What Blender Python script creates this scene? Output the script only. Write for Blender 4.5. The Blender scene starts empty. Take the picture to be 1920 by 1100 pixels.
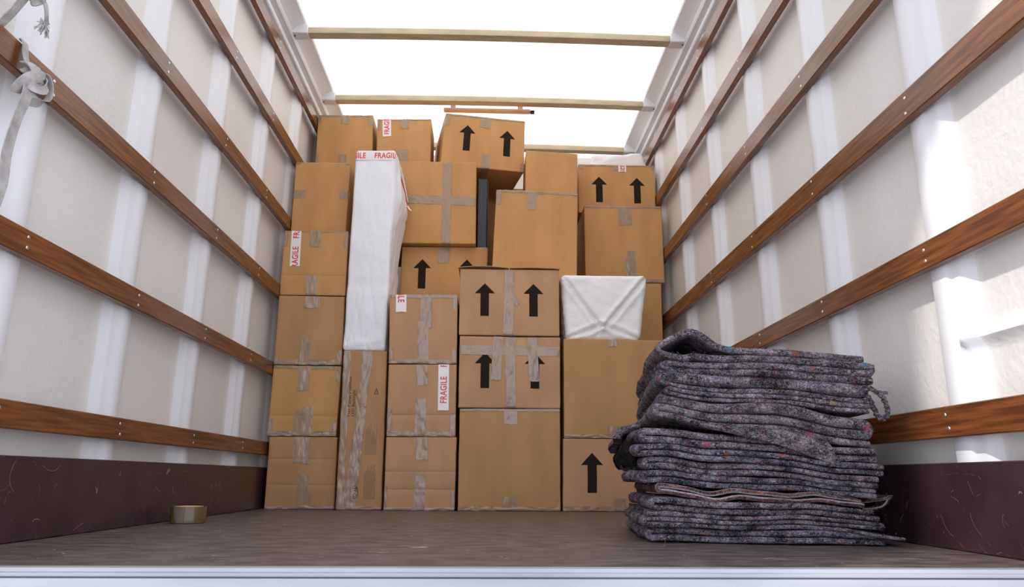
import bpy, bmesh, math, random
from mathutils import Vector, Matrix, noise
random.seed(7)
S = bpy.context.scene
C = S.collection
PI = math.pi
CAMZ = 0.1405          # camera height over the load floor (floor is z = 0)

# ------------------------------------------------------------------ camera
cd = bpy.data.cameras.new('camera'); cam = bpy.data.objects.new('camera', cd); C.objects.link(cam)
cd.sensor_width = 36; cd.lens = 36 * 1371.25 / 1920; cd.clip_start = 0.02; cd.clip_end = 200
rt = Vector((0.99945904, -0.03236051, 0.00586765)); up = Vector((-0.01359562, -0.24408282, 0.96965908)); fw = Vector((0.02994647, 0.96921431, 0.24439075))
cam.matrix_world = Matrix(((rt.x, up.x, -fw.x, 0), (rt.y, up.y, -fw.y, 0), (rt.z, up.z, -fw.z, CAMZ), (0, 0, 0, 1)))
S.camera = cam
# ------------------------------------------------------------------ light
w = bpy.data.worlds.new('world'); S.world = w; w.use_nodes = True
nt = w.node_tree; nt.nodes.clear()
tc = nt.nodes.new('ShaderNodeTexCoord'); sp = nt.nodes.new('ShaderNodeSeparateXYZ'); rp = nt.nodes.new('ShaderNodeValToRGB')
bg = nt.nodes.new('ShaderNodeBackground'); ow = nt.nodes.new('ShaderNodeOutputWorld')
nt.links.new(tc.outputs['Generated'], sp.inputs[0]); nt.links.new(sp.outputs['Z'], rp.inputs[0])
rp.color_ramp.elements[0].position = 0.0; rp.color_ramp.elements[0].color = (0.90, 0.92, 1.0, 1)
rp.color_ramp.elements[1].position = 0.7; rp.color_ramp.elements[1].color = (0.58, 0.66, 0.90, 1)
bg.inputs['Strength'].default_value = 1.95
nt.links.new(rp.outputs[0], bg.inputs['Color']); nt.links.new(bg.outputs[0], ow.inputs[0])
sd = bpy.data.lights.new('sun', 'SUN'); sd.energy = 2.1; sd.angle = math.radians(1.6); sd.color = (1.0, 0.96, 0.90)
so = bpy.data.objects.new('sun', sd); C.objects.link(so); so.location = (-4, -4, 6)
SUN = Vector((-0.87, -0.83, 1.0)).normalized()
so.rotation_euler = SUN.to_track_quat('Z', 'Y').to_euler()
S.view_settings.view_transform = 'Standard'; S.view_settings.look = 'None'; S.view_settings.gamma = 1
S.view_settings.use_curve_mapping = False; S.view_settings.exposure = 0.34

# ------------------------------------------------------------------ materials
def mat(name, color, rough=0.6, metal=0.0, bump=0.0, bscale=50.0, vary=0.0, vscale=5.0, vstretch=(1, 1, 1), bstretch=(1, 1, 1), spec=0.5, color2=None, bdist=0.002, detail=4.0):
    m = bpy.data.materials.new(name); m.use_nodes = True
    n = m.node_tree; N = n.nodes; L = n.links; b = N['Principled BSDF']
    b.inputs['Base Color'].default_value = (*color, 1); b.inputs['Roughness'].default_value = rough
    b.inputs['Metallic'].default_value = metal; b.inputs['Specular IOR Level'].default_value = spec
    t = N.new('ShaderNodeTexCoord')
    if vary > 0 or color2:
        mp = N.new('ShaderNodeMapping'); mp.inputs['Scale'].default_value = vstretch; L.new(t.outputs['Object'], mp.inputs[0])
        no = N.new('ShaderNodeTexNoise'); no.inputs['Scale'].default_value = vscale; no.inputs['Detail'].default_value = detail; L.new(mp.outputs[0], no.inputs['Vector'])
        r = N.new('ShaderNodeValToRGB'); r.color_ramp.elements[0].position = 0.35; r.color_ramp.elements[1].position = 0.65
        c2 = color2 if color2 else tuple(c * (1 - vary) for c in color)
        r.color_ramp.elements[0].color = (*c2, 1); r.color_ramp.elements[1].color = (*color, 1)
        L.new(no.outputs['Fac'], r.inputs[0]); L.new(r.outputs[0], b.inputs['Base Color'])
    if bump > 0:
        mp = N.new('ShaderNodeMapping'); mp.inputs['Scale'].default_value = bstretch; L.new(t.outputs['Object'], mp.inputs[0])
        no = N.new('ShaderNodeTexNoise'); no.inputs['Scale'].default_value = bscale; no.inputs['Detail'].default_value = 4; L.new(mp.outputs[0], no.inputs['Vector'])
        bm_ = N.new('ShaderNodeBump'); bm_.inputs['Strength'].default_value = bump; bm_.inputs['Distance'].default_value = bdist
        L.new(no.outputs['Fac'], bm_.inputs['Height']); L.new(bm_.outputs[0], b.inputs['Normal'])
    return m

def scratch(m, dark, light, scale, amount, stretch=(1, 1, 1)):
    """adds thin light scratches over the colour that is there"""
    n = m.node_tree; N = n.nodes; L = n.links; b = N['Principled BSDF']
    src = b.inputs['Base Color'].links[0].from_socket
    t = N.new('ShaderNodeTexCoord')
    last = src
    for k, (rot, sc) in enumerate((((0.3, 0.9, 0.2), scale), ((1.2, 0.1, 1.5), scale * 1.7), ((2.2, 2.0, 0.7), scale * 0.7))):
        mp = N.new('ShaderNodeMapping'); mp.inputs['Rotation'].default_value = rot; mp.inputs['Location'].default_value = (k * 3.1, k, -k); mp.inputs['Scale'].default_value = stretch
        L.new(t.outputs['Object'], mp.inputs[0])
        v = N.new('ShaderNodeTexNoise'); v.inputs['Scale'].default_value = sc; v.inputs['Detail'].default_value = 0; v.inputs['Distortion'].default_value = 0.4; L.new(mp.outputs[0], v.inputs['Vector'])
        a = N.new('ShaderNodeMath'); a.operation = 'SUBTRACT'; a.inputs[1].default_value = 0.5; L.new(v.outputs['Fac'], a.inputs[0])
        ab = N.new('ShaderNodeMath'); ab.operation = 'ABSOLUTE'; L.new(a.outputs[0], ab.inputs[0])
        lt = N.new('ShaderNodeMath'); lt.operation = 'LESS_THAN'; lt.inputs[1].default_value = 0.0028; L.new(ab.outputs[0], lt.inputs[0])
        v2 = N.new('ShaderNodeTexNoise'); v2.inputs['Scale'].default_value = sc * 2.3; v2.inputs['Detail'].default_value = 1; L.new(mp.outputs[0], v2.inputs['Vector'])
        g = N.new('ShaderNodeMath'); g.operation = 'GREATER_THAN'; g.inputs[1].default_value = 0.60; L.new(v2.outputs['Fac'], g.inputs[0])
        mu = N.new('ShaderNodeMath'); mu.operation = 'MULTIPLY'; L.new(lt.outputs[0], mu.inputs[0]); L.new(g.outputs[0], mu.inputs[1])
        m2 = N.new('ShaderNodeMath'); m2.operation = 'MULTIPLY'; m2.inputs[1].default_value = amount; L.new(mu.outputs[0], m2.inputs[0])
        mx = N.new('ShaderNodeMix'); mx.data_type = 'RGBA'; L.new(m2.outputs[0], mx.inputs['Factor']); L.new(last, mx.inputs['A']); mx.inputs['B'].default_value = (*light, 1)
        last = mx.outputs['Result']
    L.new(last, b.inputs['Base Color'])

M = {}
M['rib'] = mat('smooth_white_gelcoat', (0.82, 0.82, 0.83), 0.36, bump=0.15, bscale=18, spec=0.4)
M['wall'] = mat('white_fibreglass', (0.80, 0.762, 0.715), 0.42, bump=0.5, bscale=55, vary=0.06, vscale=3, bdist=0.004, spec=0.35)
M['wall_trim'] = mat('white_painted_metal', (0.76, 0.76, 0.77), 0.35, bump=0.1, bscale=20)
M['skirt'] = mat('maroon_phenolic_board', (0.056, 0.027, 0.033), 0.28, bump=0.25, bscale=90, vary=0.35, vscale=9, bdist=0.001)
scratch(M['skirt'], None, (0.34, 0.27, 0.28), 11.0, 0.5)
M['floor'] = mat('worn_phenolic_floor', (0.150, 0.112, 0.096), 0.45, bump=0.5, bscale=140, vary=0.6, vscale=13, vstretch=(1, 2.0, 1), bdist=0.0012, detail=10)
scratch(M['floor'], None, (0.42, 0.37, 0.34), 7.0, 0.8, (1, 2.2, 1))
M['wood'] = mat('varnished_hardwood', (0.235, 0.078, 0.021), 0.27, bump=0.25, bscale=60, color2=(0.105, 0.032, 0.009), vscale=75, vstretch=(1.6, 0.09, 1.6), bstretch=(1, 0.05, 1), bdist=0.001, detail=8)
M['steel'] = mat('bright_screw_metal', (0.78, 0.76, 0.72), 0.35, 0.9)
M['alu'] = mat('brushed_aluminium', (0.46, 0.47, 0.49), 0.42, 0.35, bump=0.2, bscale=30, bstretch=(0.05, 1, 1), vary=0.25, vscale=6, vstretch=(0.3, 2, 2))
M['bow'] = mat('cream_roof_bow', (0.60, 0.50, 0.32), 0.55, vary=0.22, vscale=12, vstretch=(0.6, 2, 2))
M['conc'] = mat('pale_concrete', (0.52, 0.50, 0.47), 0.9, vary=0.15, vscale=2)
KR = {}
for nm, c in (('orange', (0.58, 0.305, 0.118)), ('tan', (0.49, 0.262, 0.116)), ('pink', (0.55, 0.302, 0.155)), ('plain', (0.51, 0.276, 0.115))):
    KR[nm] = mat('cardboard_' + nm, c, 0.72, bump=0.28, bscale=70, vary=0.13, vscale=6, bstretch=(3, 3, 0.25), bdist=0.0012, spec=0.22, detail=9, vstretch=(2.0, 2.0, 0.6))
def tape_mat(name, c, rough):
    m = mat(name, c, rough, spec=0.5, vary=0.10, vscale=30)
    n = m.node_tree; N = n.nodes; L = n.links; b = N['Principled BSDF']
    t = N.new('ShaderNodeTexCoord'); last = None
    for st, sc, dist in (((1.5, 1.5, .9), 11, .010), ((2, 2, .6), 24, .003)):
        mp = N.new('ShaderNodeMapping'); mp.inputs['Scale'].default_value = st; L.new(t.outputs['Object'], mp.inputs[0])
        no = N.new('ShaderNodeTexNoise'); no.inputs['Scale'].default_value = sc; no.inputs['Detail'].default_value = 1.0; no.inputs['Distortion'].default_value = 0.8; L.new(mp.outputs[0], no.inputs['Vector'])
        a = N.new('ShaderNodeMath'); a.operation = 'SUBTRACT'; a.inputs[1].default_value = .5; L.new(no.outputs['Fac'], a.inputs[0])
        ab = N.new('ShaderNodeMath'); ab.operation = 'ABSOLUTE'; L.new(a.outputs[0], ab.inputs[0])
        bp = N.new('ShaderNodeBump'); bp.inputs['Strength'].default_value = .6; bp.inputs['Distance'].default_value = dist; L.new(ab.outputs[0], bp.inputs['Height'])
        if last: L.new(last, bp.inputs['Normal'])
        last = bp.outputs[0]
    L.new(last, b.inputs['Normal'])
    return m
M['tape'] = tape_mat('brown_packing_tape', (0.37, 0.25, 0.15), 0.24)
M['tape2'] = tape_mat('greyish_packing_tape', (0.40, 0.28, 0.205), 0.20)
M['ink'] = mat('black_print_ink', (0.020, 0.014, 0.010), 0.8, spec=0.12)
M['fineink'] = mat('grey_brown_print_ink', (0.19, 0.12, 0.07), 0.7)
M['red'] = mat('red_lettering', (0.75, 0.035, 0.03), 0.4)
M['ftape'] = mat('white_label_tape', (0.84, 0.80, 0.78), 0.3, bump=0.5, bscale=40, bdist=0.002)
M['black'] = mat('black_plastic', (0.012, 0.012, 0.018), 0.25)
M['web'] = mat('grey_cotton_webbing', (0.50, 0.465, 0.44), 0.85, bump=0.8, bscale=240, vary=0.25, vscale=60, bdist=0.002)
M['rolltape'] = mat('brown_tape_winding', (0.13, 0.090, 0.032), 0.2, vary=0.2, vscale=12, bump=0.2, bscale=30)
M['core'] = mat('cardboard_core', (0.62, 0.46, 0.22), 0.7)
M['lampcase'] = mat('beige_lamp_casing', (0.70, 0.50, 0.36), 0.5)

def foam(name, col, dimple):
    m = mat(name, col, 0.48, bump=0.8, bscale=9, bdist=0.012, spec=0.35)
    n = m.node_tree; N = n.nodes; L = n.links; b = N['Principled BSDF']
    t = N.new('ShaderNodeTexCoord'); v = N.new('ShaderNodeTexVoronoi'); v.inputs['Scale'].default_value = dimple; v.inputs['Randomness'].default_value = 0.1
    mp = N.new('ShaderNodeMapping'); mp.inputs['Rotation'].default_value = (0.0, 0.78, 0.0); L.new(t.outputs['Object'], mp.inputs[0]); L.new(mp.outputs[0], v.inputs['Vector'])
    bp = N.new('ShaderNodeBump'); bp.inputs['Strength'].default_value = 0.22 if dimple < 100 else 0.08; bp.inputs['Distance'].default_value = 0.003; L.new(v.outputs['Distance'], bp.inputs['Height'])
    prev = b.inputs['Normal'].links[0].from_socket
    L.new(prev, bp.inputs['Normal']); L.new(bp.outputs[0], b.inputs['Normal'])
    b.inputs['Subsurface Weight'].default_value = 0.0
    return m
M['bubble'] = foam('white_bubble_wrap', (0.86, 0.86, 0.88), 75)
M['paper'] = foam('white_wrapping_sheet', (0.88, 0.86, 0.84), 130)

# translucent roof skin: daylight really passes through it
m = bpy.data.materials.new('translucent_roof_skin'); m.use_nodes = True; N = m.node_tree.nodes; L = m.node_tree.links; N.clear()
o_ = N.new('ShaderNodeOutputMaterial'); tr = N.new('ShaderNodeBsdfTranslucent'); df = N.new('ShaderNodeBsdfDiffuse'); mx = N.new('ShaderNodeMixShader'); mx.inputs[0].default_value = 0.15
t = N.new('ShaderNodeTexCoord'); no = N.new('ShaderNodeTexNoise'); no.inputs['Scale'].default_value = 3.0; no.inputs['Detail'].default_value = 6
mp = N.new('ShaderNodeMapping'); mp.inputs['Scale'].default_value = (0.5, 2.0, 1); L.new(t.outputs['Object'], mp.inputs[0]); L.new(mp.outputs[0], no.inputs['Vector'])
r = N.new('ShaderNodeValToRGB'); r.color_ramp.elements[0].position = 0.3; r.color_ramp.elements[0].color = (0.84, 0.74, 0.56, 1); r.color_ramp.elements[1].position = 0.6; r.color_ramp.elements[1].color = (0.93, 0.87, 0.76, 1)
L.new(no.outputs['Fac'], r.inputs[0]); L.new(r.outputs[0], tr.inputs[0]); df.inputs[0].default_value = (0.85, 0.83, 0.78, 1)
L.new(tr.outputs[0], mx.inputs[1]); L.new(df.outputs[0], mx.inputs[2]); L.new(mx.outputs[0], o_.inputs[0])
M['roof'] = m

# recycled-fibre blanket cloth
def blanket_mat(name, dark, mid, light, speck=0.9, sc=1.0):
    m = bpy.data.materials.new(name); m.use_nodes = True; N = m.node_tree.nodes; L = m.node_tree.links; b = N['Principled BSDF']
    b.inputs['Roughness'].default_value = 0.95; b.inputs['Specular IOR Level'].default_value = 0.1
    t = N.new('ShaderNodeTexCoord')
    mp = N.new('ShaderNodeMapping'); mp.inputs['Scale'].default_value = (0.8, 0.9, 1.1); L.new(t.outputs['Object'], mp.inputs[0])
    oi = N.new('ShaderNodeObjectInfo'); om = N.new('ShaderNodeMath'); om.operation = 'MULTIPLY'; om.inputs[1].default_value = 37.0; L.new(oi.outputs['Random'], om.inputs[0]); L.new(om.outputs[0], mp.inputs['Location'])
    n1 = N.new('ShaderNodeTexNoise'); n1.inputs['Scale'].default_value = 260 * sc; n1.inputs['Detail'].default_value = 3; n1.inputs['Roughness'].default_value = 0.8; n1.inputs['Distortion'].default_value = 1.2; L.new(mp.outputs[0], n1.inputs['Vector'])
    n2 = N.new('ShaderNodeTexNoise'); n2.inputs['Scale'].default_value = 34; n2.inputs['Detail'].default_value = 3; L.new(mp.outputs[0], n2.inputs['Vector'])
    ad = N.new('ShaderNodeMath'); ad.operation = 'MULTIPLY_ADD'; ad.inputs[1].default_value = 0.45; L.new(n2.outputs['Fac'], ad.inputs[0])
    L.new(n1.outputs['Fac'], ad.inputs[2])
    r = N.new('ShaderNodeValToRGB'); e = r.color_ramp.elements
    e[0].position = 0.62; e[0].color = (*dark, 1); e[1].position = 0.94; e[1].color = (*light, 1)
    x = e.new(0.70); x.color = (*[q * 0.45 for q in mid], 1); x = e.new(0.78); x.color = (*mid, 1)
    L.new(ad.outputs[0], r.inputs[0])
    v = N.new('ShaderNodeTexVoronoi'); v.inputs['Scale'].default_value = 210; L.new(mp.outputs[0], v.inputs['Vector'])
    sx = N.new('ShaderNodeSeparateColor'); L.new(v.outputs['Color'], sx.inputs[0])
    g = N.new('ShaderNodeMath'); g.operation = 'GREATER_THAN'; g.inputs[1].default_value = 0.84; L.new(sx.outputs[0], g.inputs[0])
    cr = N.new('ShaderNodeValToRGB'); cr.color_ramp.interpolation = 'CONSTANT'; c = cr.color_ramp.elements
    c[0].position = 0; c[0].color = (0.42, 0.06, 0.09, 1); c[1].position = 0.2; c[1].color = (0.10, 0.20, 0.42, 1)
    for p_, q_ in ((0.36, (0.50, 0.22, 0.14)), (0.50, (0.25, 0.18, 0.32)), (0.62, (0.10, 0.27, 0.28)), (0.72, (0.55, 0.50, 0.30)), (0.82, (0.6, 0.58, 0.6)), (0.92, (0.50, 0.30, 0.38))):
        q = c.new(p_); q.color = (*q_, 1)
    L.new(sx.outputs[1], cr.inputs[0])
    f = N.new('ShaderNodeMath'); f.operation = 'MULTIPLY'; f.inputs[1].default_value = 0.45 * speck; L.new(g.outputs[0], f.inputs[0])
    mx = N.new('ShaderNodeMix'); mx.data_type = 'RGBA'; L.new(f.outputs[0], mx.inputs['Factor']); L.new(r.outputs[0], mx.inputs['A']); L.new(cr.outputs[0], mx.inputs['B'])
    v3 = N.new('ShaderNodeTexVoronoi'); v3.inputs['Scale'].default_value = 42; L.new(mp.outputs[0], v3.inputs['Vector'])
    s3 = N.new('ShaderNodeSeparateColor'); L.new(v3.outputs['Color'], s3.inputs[0])
    g3 = N.new('ShaderNodeMath'); g3.operation = 'GREATER_THAN'; g3.inputs[1].default_value = 0.94; L.new(s3.outputs[0], g3.inputs[0])
    d3 = N.new('ShaderNodeMath'); d3.operation = 'LESS_THAN'; d3.inputs[1].default_value = 0.30; L.new(v3.outputs['Distance'], d3.inputs[0])
    f3 = N.new('ShaderNodeMath'); f3.operation = 'MULTIPLY'; L.new(g3.outputs[0], f3.inputs[0]); L.new(d3.outputs[0], f3.inputs[1])
    f4 = N.new('ShaderNodeMath'); f4.operation = 'MULTIPLY'; f4.inputs[1].default_value = 0.6 * speck; L.new(f3.outputs[0], f4.inputs[0])
    cr2 = N.new('ShaderNodeValToRGB'); cr2.color_ramp.interpolation = 'CONSTANT'; c = cr2.color_ramp.elements
    c[0].position = 0; c[0].color = (0.62, 0.07, 0.10, 1); c[1].position = 0.4; c[1].color = (0.62, 0.16, 0.06, 1)
    q = c.new(0.7); q.color = (0.08, 0.28, 0.50, 1); q = c.new(0.85); q.color = (0.5, 0.42, 0.2, 1)
    L.new(s3.outputs[1], cr2.inputs[0])
    mx2 = N.new('ShaderNodeMix'); mx2.data_type = 'RGBA'; L.new(f4.outputs[0], mx2.inputs['Factor']); L.new(mx.outputs['Result'], mx2.inputs['A']); L.new(cr2.outputs[0], mx2.inputs['B'])
    L.new(mx2.outputs['Result'], b.inputs['Base Color'])
    bp = N.new('ShaderNodeBump'); bp.inputs['Strength'].default_value = 1.0; bp.inputs['Distance'].default_value = 0.007
    L.new(n1.outputs['Fac'], bp.inputs['Height']); L.new(bp.outputs[0], b.inputs['Normal'])
    return m
BL = {'grey': blanket_mat('grey_blanket_felt', (0.015, 0.013, 0.019), (0.285, 0.235, 0.262), (0.70, 0.62, 0.67)),
      'brown': blanket_mat('brownish_blanket_felt', (0.026, 0.021, 0.024), (0.315, 0.255, 0.268), (0.64, 0.56, 0.59)),
      'blue': blanket_mat('bluish_blanket_felt', (0.012, 0.012, 0.022), (0.245, 0.212, 0.258), (0.65, 0.60, 0.67)),
      'black': blanket_mat('black_blanket_felt', (0.004, 0.004, 0.004), (0.016, 0.015, 0.014), (0.06, 0.055, 0.05), 0.15),
      'red': blanket_mat('reddish_blanket_felt', (0.045, 0.018, 0.018), (0.27, 0.12, 0.11), (0.52, 0.36, 0.34))}
M['stitch'] = mat('pale_stitched_edge', (0.46, 0.39, 0.40), 0.9, bump=1.0, bscale=400, vary=0.55, vscale=260)

# ------------------------------------------------------------------ helpers
def tag(o, label=None, cat=None, group=None, kind=None):
    if label: o['label'] = label
    if cat: o['category'] = cat
    if group: o['group'] = group
    if kind: o['kind'] = kind
    return o
def empty(name, loc, label, cat, group=None, rz=0):
    o = bpy.data.objects.new(name, None); C.objects.link(o); o.location = loc; o.rotation_euler = (0, 0, rz); o.empty_display_size = 0.05
    return tag(o, label, cat, group)
def build(name, bm, mats, parent=None, smooth=True, angle=40, base=None, label=None):
    """links bm (world coordinates) as ONE mesh; under a parent or with its origin at base"""
    org = Vector(parent['_o']) if parent is not None and '_o' in parent else (Vector(base) if base else Vector((0, 0, 0)))
    bmesh.ops.recalc_face_normals(bm, faces=bm.faces) if False else None
    me = bpy.data.meshes.new(name)
    for v in bm.verts: v.co -= org
    bm.to_mesh(me); bm.free()
    for mm in (mats if isinstance(mats, (list, tuple)) else [mats]): me.materials.append(mm)
    if smooth:
        for p in me.polygons: p.use_smooth = True
        me.set_sharp_from_angle(angle=math.radians(angle))
    o = bpy.data.objects.new(name, me); C.objects.link(o)
    if parent is not None: o.parent = parent
    else: o.location = org
    if label: o['label'] = label
    return o
def root(name, loc, label, cat, group=None):
    o = empty(name, loc, label, cat, group); o['_o'] = list(loc); return o
def box(bm, x0, x1, y0, y1, z0, z1, mi=0):
    vs = [bm.verts.new(p) for p in ((x0, y0, z0), (x1, y0, z0), (x1, y1, z0), (x0, y1, z0), (x0, y0, z1), (x1, y0, z1), (x1, y1, z1), (x0, y1, z1))]
    for q in ((3, 2, 1, 0), (4, 5, 6, 7), (0, 1, 5, 4), (1, 2, 6, 5), (2, 3, 7, 6), (3, 0, 4, 7)):
        f = bm.faces.new([vs[i] for i in q]); f.material_index = mi
def bevbox(bm, x0, x1, y0, y1, z0, z1, r=0.003, seg=1):
    b2 = bmesh.new(); box(b2, x0, x1, y0, y1, z0, z1)
    bmesh.ops.bevel(b2, geom=b2.edges[:], offset=r, segments=seg, affect='EDGES', profile=0.5)
    me = bpy.data.meshes.new('t'); b2.to_mesh(me); b2.free(); bm.from_mesh(me); bpy.data.meshes.remove(me)
def extr(bm, prof, axis, a, b, mi=0, segs=1, fn=None):
    """extrude a closed profile (list of 2-D points) along an axis"""
    rings = []
    for k in range(segs + 1):
        s = a + (b - a) * k / segs
        ring = []
        for (p, q) in prof:
            v = (s, p, q) if axis == 'x' else ((p, s, q) if axis == 'y' else (p, q, s))
            if fn: v = fn(v)
            ring.append(bm.verts.new(v))
        rings.append(ring)
    n = len(prof)
    for k in range(segs):
        for i in range(n):
            f = bm.faces.new((rings[k][i], rings[k][(i + 1) % n], rings[k + 1][(i + 1) % n], rings[k + 1][i])); f.material_index = mi
    bm.faces.new(rings[0][::-1]); bm.faces.new(rings[-1])
    bmesh.ops.recalc_face_normals(bm, faces=bm.faces)
def disc(bm, c, nrm, r, h=0.001, seg=12, mi=0):
    nrm = Vector(nrm).normalized(); a = nrm.orthogonal().normalized(); b = nrm.cross(a)
    c = Vector(c); ra = []; rb = []
    for i in range(seg):
        t = 2 * PI * i / seg; d = a * math.cos(t) * r + b * math.sin(t) * r
        ra.append(bm.verts.new(c + d)); rb.append(bm.verts.new(c + d * 0.75 + nrm * h))
    for i in range(seg):
        f = bm.faces.new((ra[i], ra[(i + 1) % seg], rb[(i + 1) % seg], rb[i])); f.material_index = mi
    f = bm.faces.new(rb); f.material_index = mi
def struct(o): o['kind'] = 'structure'; return o

# ------------------------------------------------------------------ the van body
Y0, Y1 = 1.225, 4.75
ZW = 2.25
def wall_mesh(side):
    """side -1 left, +1 right: a panel with hat-shaped ribs, running along y"""
    X = 1.052 if side < 0 else 1.018      # panel plane
    XR = 1.025 if side < 0 else 0.991     # rib face plane
    far = [1.053, 1.568, 2.083, 2.60, 3.11, 3.62, 4.13, 4.64] if side < 0 else [1.048, 1.558, 2.068, 2.578, 3.085, 3.59, 4.10, 4.61]
    ys = [(1.08, X)]
    for f in far:
        ys += [(f - 0.132, X), (f - 0.122, X - 0.003), (f - 0.098, XR + 0.010), (f - 0.088, XR + 0.006), (f - 0.062, XR + 0.006), (f - 0.055, XR), (f - 0.004, XR), (f, XR + 0.003), (f + 0.006, X - 0.003), (f + 0.014, X)]
    ys += [(Y1 + 0.02, X)]
    ys = [q for q in ys if q[0] >= 1.08]
    ys = sorted(ys)
    bm = bmesh.new()
    nz = 60; z0 = -0.02
    def px(y, x, z):
        # shallow moulded recess near the rear on the right-hand wall
        d = 0
        if y < 1.52 and z < 0.62:
            lo = 0.425 + (1.5 - y) * 0.02
            e = math.exp(-((z - lo) / 0.014) ** 2) * min(1, (1.50 - y) / 0.03 if y < 1.50 else 0)
            d = 0.016 * e
        return side * (x - d)
    # refine y
    yy = []
    for a, b in zip(ys, ys[1:]):
        yy.append(a)
        n = int((b[0] - a[0]) / 0.03)
        for k in range(1, n): yy.append((a[0] + (b[0] - a[0]) * k / n, a[1] + (b[1] - a[1]) * k / n))
    yy.append(ys[-1])
    zs = sorted(set([round(z0 + (ZW - z0) * k / nz, 4) for k in range(nz + 1)] + [0.40, 0.41, 0.418, 0.426, 0.434, 0.442, 0.45]))
    G = [[bm.verts.new((px(y, x, z) + side * 0.0012 * noise.noise(Vector((y * 9, z * 9, side))), y, z)) for z in zs] for (y, x) in yy]
    for i in range(len(yy) - 1):
        for j in range(len(zs) - 1):
            q = (G[i][j], G[i + 1][j], G[i + 1][j + 1], G[i][j + 1])
            f_ = bm.faces.new(q if side > 0 else q[::-1])
            if yy[i][1] < X - 0.004 or yy[i + 1][1] < X - 0.004: f_.material_index = 1
    # outer skin
    xo = side * (X + 0.02)
    O = [bm.verts.new(p) for p in ((xo, yy[0][0], z0), (xo, yy[-1][0], z0), (xo, yy[-1][0], ZW), (xo, yy[0][0], ZW))]
    bm.faces.new(O if side < 0 else O[::-1])
    return bm
for side, nm in ((-1, 'wall_left'), (1, 'wall_right')):
    struct(build(nm, wall_mesh(side), [M['wall'], M['rib']], angle=50))
bm = bmesh.new(); box(bm, -1.04, 1.0, Y1, Y1 + 0.03, 0, ZW + 0.08); struct(build('wall_front', bm, M['wall'], smooth=False))
bm = bmesh.new(); box(bm, -1.04, 1.005, Y0 + 0.012, Y1, -0.03, 0); struct(build('floor', bm, M['floor'], smooth=False))
# rear sill: extruded aluminium profile
prof = [(1.243, 0.0005), (1.240, 0.0030), (1.228, 0.0034), (1.222, 0.0020), (1.221, -0.0035), (1.219, -0.0045), (1.2165, -0.0045), (1.216, -0.0055), (1.216, -0.0095), (1.224, -0.0098), (1.224, -0.0118), (1.211, -0.0122),
        (1.209, -0.030), (1.211, -0.032), (1.205, -0.036), (1.205, -0.12), (1.236, -0.12), (1.236, -0.031), (1.236, 0.0003)]
bm = bmesh.new(); extr(bm, prof, 'x', -1.12, 1.08); struct(build('trim_1', bm, M['alu'], angle=25))
# dark kick boards along both walls
bm = bmesh.new(); bevbox(bm, -1.0245, -1.008, 1.24, Y1 - 0.002, 0.001, 0.1805, 0.002); struct(build('baseboard_left', bm, M['skirt'], angle=20))
bm = bmesh.new(); bevbox(bm, 0.974, 0.9905, 1.24, Y1 - 0.002, 0.001, 0.177, 0.002); struct(build('baseboard_right', bm, M['skirt'], angle=20))
# cant rails and cove between wall and roof
for side, nm in ((-1, 'trim_2'), (1, 'trim_3')):
    a = 1.0 if side < 0 else 0.966
    P = [(a + 0.045, 2.19), (a + 0.012, 2.19), (a + 0.008, 2.196), (a + 0.008, 2.214), (a + 0.026, 2.220), (a + 0.026, 2.236), (a - 0.006, 2.244), (a - 0.012, 2.256),
         (a - 0.010, 2.270), (a - 0.030, 2.295), (a - 0.068, 2.318), (a - 0.072, 2.328), (a + 0.05, 2.335)]
    bm = bmesh.new(); extr(bm, [(side * p, q) for p, q in P], 'y', 1.10, Y1); struct(build(nm, bm, M['wall_trim'], angle=25))
# roof skin, slightly crowned
bm = bmesh.new(); nx, ny = 16, 40
def roofz(x, y): return 2.328 + 0.012 * (1 - (x / 0.95) ** 2) + 0.002 * noise.noise(Vector((x * 2, y * 3, 0)))
G = [[bm.verts.new((-1.02 + 2.0 * i / nx, 1.10 + (Y1 + 0.03 - 1.10) * j / ny, roofz(-1.02 + 2.0 * i / nx, j * 0.1))) for j in range(ny + 1)] for i in range(nx + 1)]
for i in range(nx):
    for j in range(ny): bm.faces.new((G[i][j], G[i][j + 1], G[i + 1][j + 1], G[i + 1][j]))
struct(build('ceiling', bm, M['roof']))
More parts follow.
